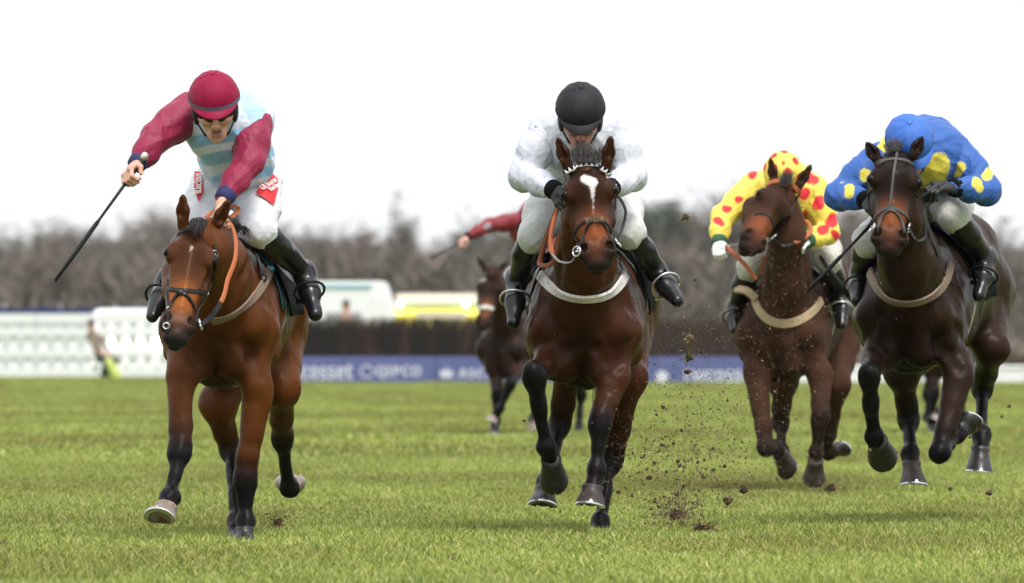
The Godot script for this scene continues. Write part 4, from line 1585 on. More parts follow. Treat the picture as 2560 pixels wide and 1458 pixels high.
	free_strap("rein_grip", [J(1396, 515, 0.34), J(1370, 580, 0.3), J(1352, 640, 0.24), J(1350, 662, 0.24), J(1375, 662, 0.3), J(1388, 640, 0.36), J(1398, 590, 0.38)], 0.026, M.rein_brown, o.root, Vector3(-0.6, 0.1, 1), 0.008)
	free_strap("rein", [r2, J(1556, 570, 0.5), J(1564, 530, 0.42), J(1552, 500, 0.36), J(1538, 488, 0.34)], 0.016, M.black_leather, o.root, Vector3(0.5, 0, 1))
	laid_strap("breastplate", o.f, [V(1352, 690), V(1372, 712), V(1400, 732), V(1440, 744), V(1480, 745), V(1520, 735), V(1548, 712), V(1562, 688)], 0.056, M.white_fleece, o.root, 0.012, 0.004)
	laid_strap("breastplate_strap", o.f, [V(1356, 690), V(1362, 660), V(1378, 630)], 0.02, M.black_leather, o.root)
	laid_strap("breastplate_strap", o.f, [V(1560, 690), V(1552, 660), V(1540, 636)], 0.02, M.black_leather, o.root)
	var an_l := J(1291, 702, -0.22)
	var toe_l := J(1284, 806, -0.05)
	var an_r := J(1642, 682, -0.2)
	var toe_r := J(1692, 752, -0.02)
	saddle(o, "black racing saddle with a pale teal pad beneath the jockey in white", M.black_cloth, M.pale_teal, M.grey_web, {"l": foot_iron(an_l, toe_l, -1, M.steel), "r": foot_iron(an_r, toe_r, 1, M.steel)})
	var j := {
		"pelvis": J(1460, 470, -0.5), "waist": J(1456, 420, -0.25), "chest": J(1452, 345, 0.06), "back": J(1452, 300, -0.06), "neck": J(1452, 300, 0.2),
		"head": J(1451, 296, 0.34), "face": Vector3(0.0, -0.75, 1), "up": Vector3(0, 1, 0.75),
		"sh_l": J(1372, 318, 0.08), "el_l": J(1308, 440, 0.14), "wr_l": J(1388, 476, 0.34), "sh_r": J(1532, 318, 0.08), "el_r": J(1580, 440, 0.14), "wr_r": J(1524, 472, 0.34),
		"hip_l": J(1392, 480, -0.4), "kn_l": J(1336, 588, 0.0), "an_l": an_l, "toe_l": toe_l, "hip_r": J(1530, 480, -0.4), "kn_r": J(1572, 580, 0.0), "an_r": an_r, "toe_r": toe_r,
		"hand_l": [J(1390, 478, 0.35), J(1400, 498, 0.42), Vector3(0.8, -0.4, -0.3), 1.0, 0.9],
		"hand_r": [J(1522, 474, 0.35), J(1514, 494, 0.42), Vector3(-0.8, -0.4, -0.3), -1.0, 0.9],
	}
	var specks := RandomNumberGenerator.new()
	specks.seed = 5
	var look := {
		"skin": L(0.5, 0.23, 0.17), "glove": L(0.016, 0.016, 0.019), "jacket": L(0.58, 0.6, 0.69), "sleeve": L(0.58, 0.6, 0.69), "breeches": L(0.57, 0.58, 0.57), "cuff": M.black_cloth, "collar": M.white_silk,
		"shell": M.black_silk, "peak": M.black_silk, "band": M.black_silk,
		"paint_jacket": func(f: Field):
			for i in 16: f.paint(J(specks.randf_range(1360, 1540), specks.randf_range(250, 440), 0.0), J(1450, 350, -0.2), 0.0, 0.0, L(0.12, 0.1, 0.08), 0.001),
	}
	for s in ["l", "r"]:
		look["paint_sleeve_" + s] = func(f: Field, sh: Vector3, e: Vector3, w: Vector3):
			for i in 34:
				var b := sh.lerp(e, specks.randf()) if i % 2 == 0 else e.lerp(w, specks.randf())
				b += Vector3(specks.randf_range(-0.08, 0.08), specks.randf_range(-0.06, 0.06), specks.randf_range(0.03, 0.08))
				f.paint(b, b, 0.006, 0.006, L(0.2, 0.17, 0.15), 0.004)
	make_rider("jockey in plain white silks and a black cap crouched behind the white-blazed horse", "jockeys riding in the race", Vector3(o.T(0.35, 0, 0).x, 0.97, o.T(0.35, 0, 0).z), j, look)

func dotted(f: Field, spots: Array, col: Color, r: float, back: Vector3) -> void:
	for s in spots:
		var p: Vector3 = s
		var t := sin(p.x * 37.0 + p.y * 61.0)
		var q := p + Vector3(0.022 * t, 0.03 * cos(p.x * 23.0 + p.y * 17.0), 0)
		f.paint(p, q, r * (0.86 + 0.12 * t), r * 0.72, col, 0.003, back, 4.0)

func runner_dots() -> void:
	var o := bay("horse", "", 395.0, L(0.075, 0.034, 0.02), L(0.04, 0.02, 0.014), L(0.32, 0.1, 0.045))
	o.leg = L(0.026, 0.016, 0.012)
	o.q = 1.0
	set_trunk(o, J(1962, 800, -0.25), J(2042, 770, -1.5), "brown horse with an orange browband and head turned aside, third from the left")
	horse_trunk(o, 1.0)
	neck(o, [J(1965, 770, -0.1), J(1968, 680, 0.15), J(1970, 590, 0.35), J(1966, 505, 0.4)], [0.24, 0.19, 0.145, 0.095])
	fore_leg(o, -1, J(1893, 925, 0.0), J(1915, 1120, 0.18), J(1940, 1116, -0.06), J(1954, 1136, -0.1))
	fore_leg(o, 1, J(2048, 930, 0.0), J(2050, 1045, 0.14), J(2040, 1130, 0.1), J(2039, 1158, 0.1))
	hind_leg(o, -1, J(1985, 840, -1.3), J(1958, 955, -0.9), J(1952, 1055, -1.1), J(1953, 1122, -0.9), J(1957, 1136, -0.86))
	hind_leg(o, 1, J(2095, 830, -1.4), J(2090, 960, -1.0), J(2072, 1080, -1.3), J(2072, 1130, -1.5), J(2082, 1126, -1.56))
	hoof(o, J(1952, 1134, -0.1), J(1972, 1160, -0.17), Vector3(-0.3, -1, 0.3), M.hoof_mud, 1.2)
	hoof(o, J(2039, 1152, 0.11), J(2036, 1188, 0.05), Vector3(-0.1, -1, 0.5), M.hoof_mud, 1.15)
	hoof(o, J(1958, 1134, -0.86), J(1962, 1158, -0.82), Vector3(0, 0, 1), M.hoof_dark, 1.1)
	hoof(o, J(2080, 1128, -1.56), J(2093, 1116, -1.6), Vector3(0.3, -0.7, 0.4), M.hoof_dark, 1.1)
	furrows(o, [[V(1886, 880), V(1908, 915), V(1935, 930)], [V(2042, 870), V(2030, 905), V(2000, 930)], [V(1925, 690), V(1930, 740)], [V(2010, 640), V(2020, 720)]])
	o.P = J(1960, 468, 0.5); o.N = J(1889, 600, 0.78)
	horse_head(o, J(1888, 490, 0.62), J(1985, 522, 0.5), 0.25)
	ear(o, J(1937, 456, 0.46), J(1925, 392, 0.46), Vector3(-0.6, 0, 1), 0.05)
	ear(o, J(1996, 466, 0.42), J(2030, 410, 0.44), Vector3(0.2, 0.3, 1), 0.05)
	horse_eyes(o)
	# flecks of dried mud
	var r := RandomNumberGenerator.new()
	r.seed = 8
	skin("body", [o.f, o.h], [0.015, 0.0075], M.coat_mud, o.root)
	hair("forelock", [J(1952, 462, 0.5), J(1975, 460, 0.5)], [J(1955, 425, 0.48), J(1985, 428, 0.48)], 200, 0.0025, M.hair_grey, o.root, 0.025)
	hair("mane", [J(1985, 480, 0.36), J(2005, 560, 0.1), J(2010, 620, -0.15)], [J(2005, 490, 0.34), J(2022, 575, 0.1), J(2024, 640, -0.15)], 160, 0.003, M.hair, o.root, 0.03)
	hair("tail", [J(2060, 800, -1.95), J(2072, 800, -1.95)], [J(2070, 1040, -2.3), J(2080, 1030, -2.3)], 200, 0.004, M.hair, o.root, 0.06)
	var all := o.h
	laid_strap("browband", all, [V(1920, 462), V(1932, 454), V(1955, 451), V(1980, 461), V(1996, 478), V(2003, 492)], 0.028, M.rein_orange, o.root)
	laid_strap("noseband", all, [V(1889, 536), V(1902, 533), V(1918, 537), V(1930, 550), V(1936, 566)], 0.022, M.black_leather, o.root)
	laid_strap("cheekpiece", all, [V(2002, 494), V(1992, 525), V(1975, 558), V(1952, 586)], 0.02, M.black_leather, o.root)
	var r1 := bridle_ring(o, 1938, 604, 0.042, 0.02)
	free_strap("rein", [r1, J(1960, 615, 0.6), J(1985, 607, 0.5)], 0.022, M.black_leather, o.root, Vector3(0.3, 0.5, 1))
	free_strap("rein_grip", [J(1985, 607, 0.5), J(2010, 595, 0.42), J(2026, 580, 0.36), J(2024, 562, 0.32), J(2014, 552, 0.3)], 0.03, M.rein_orange, o.root, Vector3(0.3, 0.8, 1), 0.008)
	free_strap("rein_grip", [J(1786, 624, 0.4), J(1815, 620, 0.42), J(1830, 630, 0.44), J(1862, 662, 0.46), J(1890, 698, 0.44)], 0.032, M.rein_orange, o.root, Vector3(0.2, 0.8, 1), 0.008)
	free_strap("rein_grip", [J(1902, 685, 0.45), J(1908, 660, 0.5), J(1912, 640, 0.55)], 0.026, M.rein_brown, o.root)
	free_strap("rein", [J(1815, 614, 0.42), J(1850, 611, 0.6), J(1872, 608, 0.72)], 0.008, M.steel_grey, o.root)
	laid_strap("breastplate", o.f, [V(1888, 748), V(1900, 778), V(1925, 802), V(1960, 810), V(1998, 802), V(2030, 780), V(2052, 752)], 0.058, M.cream_web, o.root, 0.012, 0.004)
	free_strap("breastplate_strap", [J(1840, 722, -0.1), J(1868, 728, 0.02), J(1892, 748, 0.06)], 0.055, M.cream_web, o.root, Vector3(-0.3, 0.4, 1), 0.012)
	var an_l := J(1838, 770, -0.25)
	var toe_l := J(1836, 825, -0.12)
	var an_r := J(2102, 740, -0.3)
	var toe_r := J(2104, 812, -0.15)
	saddle(o, "dark saddle with a navy pad beneath the jockey in yellow and red spots", M.black_cloth, M.navy, M.grey_web, {"l": foot_iron(an_l, toe_l, -1, M.black_leather), "r": foot_iron(an_r, toe_r, 1, M.steel)})
	var j := {
		"pelvis": J(2000, 590, -0.55), "waist": J(1990, 550, -0.3), "chest": J(1968, 495, 0.0), "back": J(1968, 462, -0.12), "neck": J(1962, 462, 0.12),
		"head": J(1957, 448, 0.26), "face": Vector3(-0.1, -1.3, 1), "up": Vector3(0, 1, 1.2),
		"sh_l": J(1888, 466, 0.05), "el_l": J(1806, 545, 0.18), "wr_l": J(1798, 606, 0.34), "sh_r": J(2036, 474, 0.05), "el_r": J(2070, 582, 0.12), "wr_r": J(2018, 602, 0.3),
		"hip_l": J(1945, 600, -0.45), "kn_l": J(1876, 668, -0.05), "an_l": an_l, "toe_l": toe_l, "hip_r": J(2048, 600, -0.45), "kn_r": J(2070, 650, -0.1), "an_r": an_r, "toe_r": toe_r,
		"hand_l": [J(1798, 608, 0.35), J(1796, 622, 0.43), Vector3(0.3, -0.9, -0.3), 1.0, 0.9],
		"hand_r": [J(2014, 604, 0.32), J(2004, 608, 0.4), Vector3(-0.3, -0.9, -0.2), -1.0, 0.9],
	}
	var yel := L(0.86, 0.68, 0.1)
	var red := L(0.68, 0.012, 0.02)
	var bz := Vector3(0, 0, 1)
	var look := {
		"skin": L(0.5, 0.26, 0.2), "glove": L(0.7, 0.7, 0.72), "jacket": yel, "sleeve": yel, "breeches": L(0.5, 0.5, 0.46), "cuff": M.green_cuff, "collar": M.yellow_silk,
		"shell": M.yellow_silk, "peak": M.yellow_silk, "band": M.yellow_silk, "hand": 1.02,
		"paint_jacket": func(f: Field): dotted(f, [J(1881, 440, 0.05), J(1889, 488, 0.1), J(2026, 448, 0.05), J(2046, 510, 0.0), J(1882, 545, 0.0), J(2014, 533, 0.0), J(2008, 486, 0.1)], red, 0.043, bz),
		"paint_sleeve_l": func(f: Field, s: Vector3, e: Vector3, w: Vector3): dotted(f, [J(1845, 500, 0.15), J(1815, 524, 0.2), J(1881, 440, 0.1), J(1795, 553, 0.28), J(1830, 470, 0.0)], red, 0.028, bz),
		"paint_sleeve_r": func(f: Field, s: Vector3, e: Vector3, w: Vector3): dotted(f, [J(2046, 512, 0.12), J(2078, 556, 0.16), J(2060, 574, 0.22), J(2088, 590, 0.1), J(2028, 450, 0.1)], red, 0.043, bz),
	}
	var rd := make_rider("jockey in yellow silks and cap with red spots, head down over the horse", "jockeys riding in the race", Vector3(o.T(0.35, 0, 0).x, 0.97, o.T(0.35, 0, 0).z), j, look)
	for sp in [[0.95, -0.9], [0.95, 0.45], [0.9, 1.8], [0.95, 3.1], [0.9, -2.2], [0.35, -0.3], [0.35, 1.0], [0.35, -1.6], [0.35, 2.4], [1.5, 0.0]]:
		var cs := new_st()
		cs.set_smooth_group(0)
		var rim := []
		for k in 14:
			var el: float = sp[0] + 0.21 * sin(TAU * k / 14.0)
			var an: float = sp[1] + 0.21 * cos(TAU * k / 14.0) / maxf(0.35, cos(sp[0]))
			rim.append(rd.hp(sin(an) * 0.1145 * cos(el), 0.05 + sin(el) * 0.1185, -0.008 + cos(an) * 0.1335 * cos(el)))
		var cc: float = sp[0]
		var mid := rd.hp(sin(sp[1]) * 0.1155 * cos(cc), 0.05 + sin(cc) * 0.1195, -0.008 + cos(sp[1]) * 0.1345 * cos(cc))
		for k in 14:
			tri(cs, rim[k], rim[(k + 1) % 14], mid)
		commit("red_spot", cs, M.red_silk, rd.root.get_node("helmet"))
	var st := thing("riding_whip", "dark whip along the flank beside the spotted jockey's boot", "whip", J(2062, 655, 0.1))
	var ws := new_st()
	tube(ws, [J(2050, 640, 0.1), J(2090, 700, 0.06), J(2128, 745, 0.0)], [0.012, 0.02, 0.02], 8, 0.6)
	commit("shaft", ws, M.black_leather, st)

func runner_blue() -> void:
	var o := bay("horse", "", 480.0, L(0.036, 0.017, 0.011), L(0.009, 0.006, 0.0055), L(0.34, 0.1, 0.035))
	o.q = 1.0
	set_trunk(o, J(2286, 745, -0.25), J(2400, 705, -1.5), "nearly black-brown horse with a light strap down its face, rightmost of the runners")
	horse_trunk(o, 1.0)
	neck(o, [J(2286, 740, -0.1), J(2272, 650, 0.2), J(2255, 540, 0.4), J(2242, 440, 0.45)], [0.26, 0.2, 0.15, 0.095])
	fore_leg(o, -1, J(2200, 890, 0.02), J(2172, 940, 0.3), J(2185, 1090, 0.12), J(2194, 1112, 0.06), 1.25)
	fore_leg(o, 1, J(2396, 930, 0.0), J(2350, 1130, 0.18), J(2390, 1090, -0.08), J(2400, 1072, -0.12))
	hind_leg(o, -1, J(2330, 820, -1.3), J(2255, 930, -0.8), J(2272, 1045, -1.0), J(2275, 1132, -0.8), J(2279, 1165, -0.75))
	hind_leg(o, 1, J(2450, 760, -1.4), J(2482, 870, -1.1), J(2456, 968, -1.4), J(2454, 1085, -1.15), J(2451, 1125, -1.08))
	hoof(o, J(2194, 1104, 0.09), J(2204, 1130, 0.0), Vector3(0.2, -1, 0.4), M.hoof_dark, 1.25)
	hoof(o, J(2394, 1082, -0.1), J(2408, 1058, -0.14), Vector3(0.5, -0.4, 0.7), M.hoof_dark, 1.2)
	hoof(o, J(2279, 1162, -0.75), J(2282, 1212, -0.7), Vector3(0.15, 0.1, 1), M.hoof_mud, 1.15)
	hoof(o, J(2451, 1124, -1.08), J(2447, 1178, -1.04), Vector3(0, -0.5, 1), M.hoof_dark, 1.15)
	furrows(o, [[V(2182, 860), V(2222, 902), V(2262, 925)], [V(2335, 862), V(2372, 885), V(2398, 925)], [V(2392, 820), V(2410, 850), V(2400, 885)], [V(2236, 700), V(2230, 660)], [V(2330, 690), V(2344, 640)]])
	o.P = J(2243, 385, 0.52); o.N = J(2225, 592, 0.72)
	horse_head(o, J(2174, 464, 0.5), J(2288, 462, 0.5), 0.262)
	ear(o, J(2192, 396, 0.5), J(2166, 356, 0.48), Vector3(-0.4, 0.1, 1), 0.05)
	ear(o, J(2286, 384, 0.5), J(2307, 342, 0.48), Vector3(0.4, 0.1, 1), 0.05)
	horse_eyes(o)
	skin("body", [o.f, o.h], [0.014, 0.007], M.coat, o.root)
	var all := o.h
	hair("forelock", [J(2218, 376, 0.5), J(2252, 374, 0.5)], [J(2214, 350, 0.46), J(2254, 348, 0.46)], 260, 0.002, M.hair_grey, o.root, 0.02)
	hair("mane", [J(2255, 400, 0.4), J(2285, 470, 0.1), J(2300, 530, -0.2)], [J(2280, 405, 0.36), J(2310, 485, 0.08), J(2324, 550, -0.2)], 200, 0.003, M.hair, o.root, 0.03)
	hair("tail", [J(2430, 700, -1.95), J(2440, 700, -1.95)], [J(2440, 900, -2.2), J(2455, 890, -2.2)], 240, 0.004, M.hair_grey, o.root, 0.05)
	laid_strap("browband", all, [V(2188, 416), V(2200, 404), V(2240, 398), V(2275, 406), V(2289, 418)], 0.024, M.grey_leather, o.root)
	laid_strap("face_strap", all, [V(2244, 378), V(2240, 400), V(2234, 440), V(2230, 480), V(2226, 515)], 0.014, M.grey_leather, o.root)
	laid_strap("noseband", all, [V(2188, 546), V(2200, 530), V(2225, 518), V(2252, 528), V(2272, 546)], 0.02, M.grey_leather, o.root)
	laid_strap("noseband", all, [V(2196, 580), V(2202, 555), V(2218, 528), V(2236, 528), V(2252, 550), V(2260, 580)], 0.014, M.grey_leather, o.root, 0.004, 0.006)
	laid_strap("cheekpiece", all, [V(2290, 424), V(2294, 470), V(2292, 515), V(2280, 550), V(2270, 575)], 0.018, M.black_leather, o.root)
	laid_strap("cheekpiece", all, [V(2186, 424), V(2172, 470), V(2172, 520), V(2178, 555), V(2184, 575)], 0.018, M.black_leather, o.root)
	bridle_ring(o, 2184, 572, 0.026)
	var r2 := bridle_ring(o, 2270, 570, 0.026, 0.016)
	free_strap("rein", [r2, J(2290, 600, 0.64), J(2310, 596, 0.54), J(2314, 570, 0.46), J(2305, 530, 0.4), J(2312, 500, 0.36)], 0.018, M.black_leather, o.root, Vector3(0.5, 0.2, 1))
	free_strap("rein_loop", [J(2330, 480, 0.4), J(2305, 490, 0.42), J(2302, 515, 0.42), J(2320, 512, 0.4), J(2338, 490, 0.38)], 0.02, M.black_leather, o.root, Vector3(0.3, 0.2, 1))
	laid_strap("breastplate", o.f, [V(2176, 680), V(2190, 712), V(2215, 742), V(2250, 756), V(2300, 752), V(2345, 728), V(2368, 692), V(2376, 660)], 0.055, M.tan_strap, o.root, 0.01, 0.004)
	laid_strap("breastplate_strap", o.f, [V(2320, 576), V(2345, 640), V(2362, 690), V(2385, 712)], 0.016, M.black_leather, o.root)
	var an_r := J(2468, 650, -0.25)
	var toe_r := J(2448, 738, -0.1)
	var an_l := J(2150, 690, -0.3)
	var toe_l := J(2142, 752, -0.15)
	saddle(o, "black saddle with long flaps beneath the jockey in blue and yellow", M.black_cloth, M.black_cloth, M.grey_web, {"r": foot_iron(an_r, toe_r, 1, M.black_leather), "l": foot_iron(an_l, toe_l, -1, M.black_leather)})
	var j := {
		"pelvis": J(2360, 470, -0.55), "waist": J(2345, 425, -0.3), "chest": J(2310, 390, 0.0), "back": J(2312, 362, -0.12), "neck": J(2290, 380, 0.12),
		"head": J(2274, 370, 0.28), "face": Vector3(0.35, -1.1, 1), "up": Vector3(-0.05, 1, 1.0),
		"sh_l": J(2198, 400, 0.02), "el_l": J(2098, 490, 0.1), "wr_l": J(2168, 500, 0.32), "sh_r": J(2384, 376, -0.02), "el_r": J(2468, 478, 0.08), "wr_r": J(2386, 470, 0.3),
		"hip_l": J(2300, 490, -0.45), "kn_l": J(2172, 600, -0.1), "an_l": an_l, "toe_l": toe_l, "hip_r": J(2375, 490, -0.45), "kn_r": J(2384, 540, -0.05), "an_r": an_r, "toe_r": toe_r,
		"hand_l": [J(2170, 500, 0.33), J(2182, 512, 0.4), Vector3(0.6, -0.6, -0.3), 1.0, 0.9],
		"hand_r": [J(2380, 470, 0.32), J(2345, 466, 0.38), Vector3(-0.3, -0.9, -0.2), -1.0, 0.9],
	}
	var blue := L(0.018, 0.095, 0.37)
	var yel := L(0.7, 0.6, 0.07)
	var bz := Vector3(0, 0, 1)
	var look := {
		"skin": L(0.5, 0.26, 0.2), "glove": L(0.014, 0.014, 0.018), "jacket": blue, "sleeve": blue, "breeches": L(0.6, 0.6, 0.58), "cuff": M.black_cloth, "collar": M.blue_silk,
		"shell": M.blue_silk, "peak": M.blue_silk, "band": M.blue_silk, "hand": 1.25,
		"paint_jacket": func(f: Field):
			f.paint(J(2345, 410, 0.1), J(2330, 450, 0.1), 0.06, 0.07, yel, 0.006, bz, 4.0)
			f.paint(J(2212, 345, 0.0), J(2196, 372, 0.0), 0.055, 0.04, yel, 0.006, bz, 5.0),
		"paint_sleeve_l": func(f: Field, s: Vector3, e: Vector3, w: Vector3): dotted(f, [J(2162, 436, 0.1), J(2124, 486, 0.2), J(2106, 462, 0.02), J(2128, 463, 0.02)], yel, 0.037, bz),
		"paint_sleeve_r": func(f: Field, s: Vector3, e: Vector3, w: Vector3): dotted(f, [J(2402, 418, 0.1), J(2440, 460, 0.18), J(2464, 444, 0.05)], yel, 0.037, bz),
	}
	make_rider("jockey in royal blue silks with yellow spots bent low on the rightmost horse", "jockeys riding in the race", Vector3(o.T(0.35, 0, 0).x, 0.97, o.T(0.35, 0, 0).z), j, look)
	whip("long black whip slanting down beside the rightmost horse's neck", J(2170, 570, 0.3), J(2018, 730, 0.3), J(2190, 545, 0.3), M.rubber)

func runner_red() -> Horse:
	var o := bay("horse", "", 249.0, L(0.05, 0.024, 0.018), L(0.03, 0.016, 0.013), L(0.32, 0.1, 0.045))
	o.q = 1.08
	set_trunk(o, J(1275, 850, -0.2), J(1385, 835, -1.5), "dark horse with a white noseband galloping far behind, half hidden by the centre horse")
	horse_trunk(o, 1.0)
	neck(o, [J(1272, 840, -0.1), J(1262, 790, 0.15), J(1245, 730, 0.4), J(1233, 690, 0.5)], [0.24, 0.19, 0.14, 0.11])
	fore_leg(o, -1, J(1240, 905, 0.0), J(1243, 985, 0.1), J(1239, 1050, 0.1), J(1238, 1068, 0.1))
	fore_leg(o, 1, J(1306, 905, 0.0), J(1275, 962, 0.35), J(1250, 1022, 0.3), J(1238, 1040, 0.26))
	hind_leg(o, -1, J(1360, 870, -1.3), J(1335, 930, -0.9), J(1345, 985, -1.2), J(1335, 1045, -1.1), J(1334, 1056, -1.0))
	hind_leg(o, 1, J(1420, 870, -1.4), J(1440, 930, -1.1), J(1452, 985, -1.4), J(1447, 1065, -1.3), J(1445, 1078, -1.2))
	hoof(o, J(1238, 1066, 0.1), J(1237, 1086, 0.14), Vector3(0, 0, 1), M.hoof_dark, 1.0)
	hoof(o, J(1238, 1038, 0.26), J(1229, 1052, 0.28), Vector3(-0.2, -0.5, 1), M.hoof_pale, 1.0)
	hoof(o, J(1334, 1054, -1.0), J(1333, 1072, -0.98), Vector3(0, 0, 1), M.hoof_pale, 1.0)
	hoof(o, J(1445, 1076, -1.2), J(1444, 1092, -1.18), Vector3(0, 0, 1), M.hoof_dark, 1.0)
	o.P = J(1228, 682, 0.5); o.N = J(1210, 800, 0.72)
	horse_head(o, J(1197, 715, 0.5), J(1256, 716, 0.5), 0.24)
	ear(o, J(1214, 676, 0.5), J(1192, 640, 0.46), Vector3(-0.4, 0.1, 1), 0.048)
	ear(o, J(1246, 678, 0.5), J(1270, 652, 0.46), Vector3(0.4, 0.1, 1), 0.048)
	horse_eyes(o)
	skin("body", [o.f, o.h], [0.018, 0.011], M.coat, o.root)
	hair("forelock", [J(1222, 676, 0.5), J(1238, 676, 0.5)], [J(1224, 664, 0.5), J(1240, 664, 0.5)], 60, 0.005, M.hair, o.root, 0.03)
	hair("tail", [J(1392, 830, -1.9), J(1398, 830, -1.9)], [J(1396, 960, -2.1), J(1404, 960, -2.1)], 120, 0.006, M.hair, o.root, 0.06)
	laid_strap("browband", o.h, [V(1200, 704), V(1212, 700), V(1228, 700), V(1244, 703)], 0.03, M.grey_web, o.root)
	laid_strap("noseband", o.h, [V(1198, 772), V(1207, 769), V(1219, 769), V(1230, 773)], 0.05, M.white_fleece, o.root, 0.02)
	laid_strap("cheekpiece", o.h, [V(1200, 708), V(1196, 740), V(1200, 790)], 0.02, M.black_leather, o.root)
	laid_strap("breastplate", o.f, [V(1232, 838), V(1250, 862), V(1276, 872), V(1305, 860)], 0.05, M.black_leather, o.root)
	saddle(o, "dark saddle on the distant horse behind the centre runner", M.black_cloth, M.black_cloth, M.black_leather, {})
	return o

func red_rider(o: Horse) -> void:
	var an_l := J(1222, 800, -0.2)
	var an_r := J(1345, 800, -0.2)
	var j := {
		"pelvis": J(1345, 660, -0.45), "waist": J(1335, 620, -0.25), "chest": J(1322, 575, 0.02), "back": J(1325, 558, -0.06), "neck": J(1318, 560, 0.15),
		"head": J(1330, 545, 0.3), "face": Vector3(0.1, -0.8, 1), "up": Vector3(0, 1, 0.8),
		"sh_l": J(1298, 553, 0.05), "el_l": J(1224, 563, 0.2), "wr_l": J(1168, 592, 0.3), "sh_r": J(1362, 560, 0.05), "el_r": J(1372, 610, 0.15), "wr_r": J(1335, 640, 0.3),
		"hip_l": J(1320, 665, -0.4), "kn_l": J(1262, 715, -0.05), "an_l": J(1258, 780, -0.3), "toe_l": J(1252, 812, -0.2), "hip_r": J(1362, 665, -0.4), "kn_r": J(1372, 715, -0.05), "an_r": J(1378, 780, -0.3), "toe_r": J(1380, 812, -0.2),
		"hand_l": [J(1166, 594, 0.3), J(1152, 605, 0.36), Vector3(0.3, -0.9, 0.1), 1.0, 1.0],
		"hand_r": [J(1332, 642, 0.3), J(1322, 650, 0.36), Vector3(0.2, -0.9, 0.1), -1.0, 1.0],
	}
	var red := L(0.2, 0.008, 0.016)
	var look := {
		"skin": L(0.56, 0.3, 0.24), "glove": L(0.58, 0.32, 0.26), "jacket": red, "sleeve": red, "breeches": L(0.7, 0.7, 0.72), "cuff": M.black_cloth, "collar": M.maroon,
		"shell": M.maroon, "peak": M.maroon, "band": M.maroon, "q": 1.05,
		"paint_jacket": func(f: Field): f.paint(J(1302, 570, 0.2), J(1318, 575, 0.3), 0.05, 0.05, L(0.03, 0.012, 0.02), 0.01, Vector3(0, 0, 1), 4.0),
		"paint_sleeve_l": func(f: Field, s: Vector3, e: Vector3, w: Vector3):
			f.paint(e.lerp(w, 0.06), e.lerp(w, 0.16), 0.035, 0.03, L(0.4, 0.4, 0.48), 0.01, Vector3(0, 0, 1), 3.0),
	}
	make_rider("distant jockey in dark red stretching an arm out, mostly behind the centre rider", "jockeys riding in the race", Vector3(o.T(0.35, 0, 0).x, 0.97, o.T(0.35, 0, 0).z), j, look)
	whip("thin blurred whip held out by the distant jockey in dark red", J(1145, 611, 0.36), J(1074, 647, 0.4), J(1160, 600, 0.34), M.rubber)

# one more horse strides far behind the dark one: only its legs show
func hidden_horse(src: Horse) -> void:
	var r: Node3D = src.root.duplicate()
	r.name = "horse"
	add_child(r, true)
	var p0 := src.root.position
	r.position = Vector3(p0.x + 4.32, 0, p0.z - 0.6)
	r.rotation.y = 0.3
	tag(r, "distant horse hidden behind the rightmost runner, only its legs showing under the belly", "horse", "horses racing towards the camera")
	for m in r.get_children():
		if m.has_meta("pending"):
			m.remove_meta("pending")
	twin = [src.root, r]

# ---------------------------------------------------------------- the setting
const TURF := -0.024      # the soil lies a blade's height under the hooves

func ground_and_grass() -> void:
	var g := MeshInstance3D.new()
	g.name = "ground"
	var st := new_st()
	st.set_smooth_group(-1)
	var xs := [-900.0, -60.0, -20.0, 20.0, 60.0, 900.0]
	var zs := [60.0, 0.0, -60.0, -120.0, -240.0, -480.0, -1400.0]
	for i in 5:
		for k in 6:
			quad(st, Vector3(xs[i], 0, zs[k]), Vector3(xs[i + 1], 0, zs[k]), Vector3(xs[i + 1], 0, zs[k + 1]), Vector3(xs[i], 0, zs[k + 1]))
	st.generate_normals()
	g.mesh = st.commit()
	var gm := mat(L(0.16, 0.2, 0.03), 0.95)
	tri_tex(gm, noise_tex(0.01, 5, Color(0.75, 0.78, 0.7), Color(1, 1, 1)), null, 0.35)
	g.material_override = gm
	add_child(g)
	g.position.y = TURF
	tag(g, "", "", "", "structure")
	var blade := mat(Color.WHITE, 0.6, 0.0, true)
	blade.backlight_enabled = true
	blade.backlight = Color(0.35, 0.4, 0.2)
	blade.metallic_specular = 0.35
	# near turf and far turf
	turf("grass", 31.0, 66.0, 0.5, 1150, 0.003, Vector2(0.022, 0.066), blade, 6)
	turf("grass", 66.0, 232.0, 1.0, 950, 0.009, Vector2(0.04, 0.085), blade, 5)

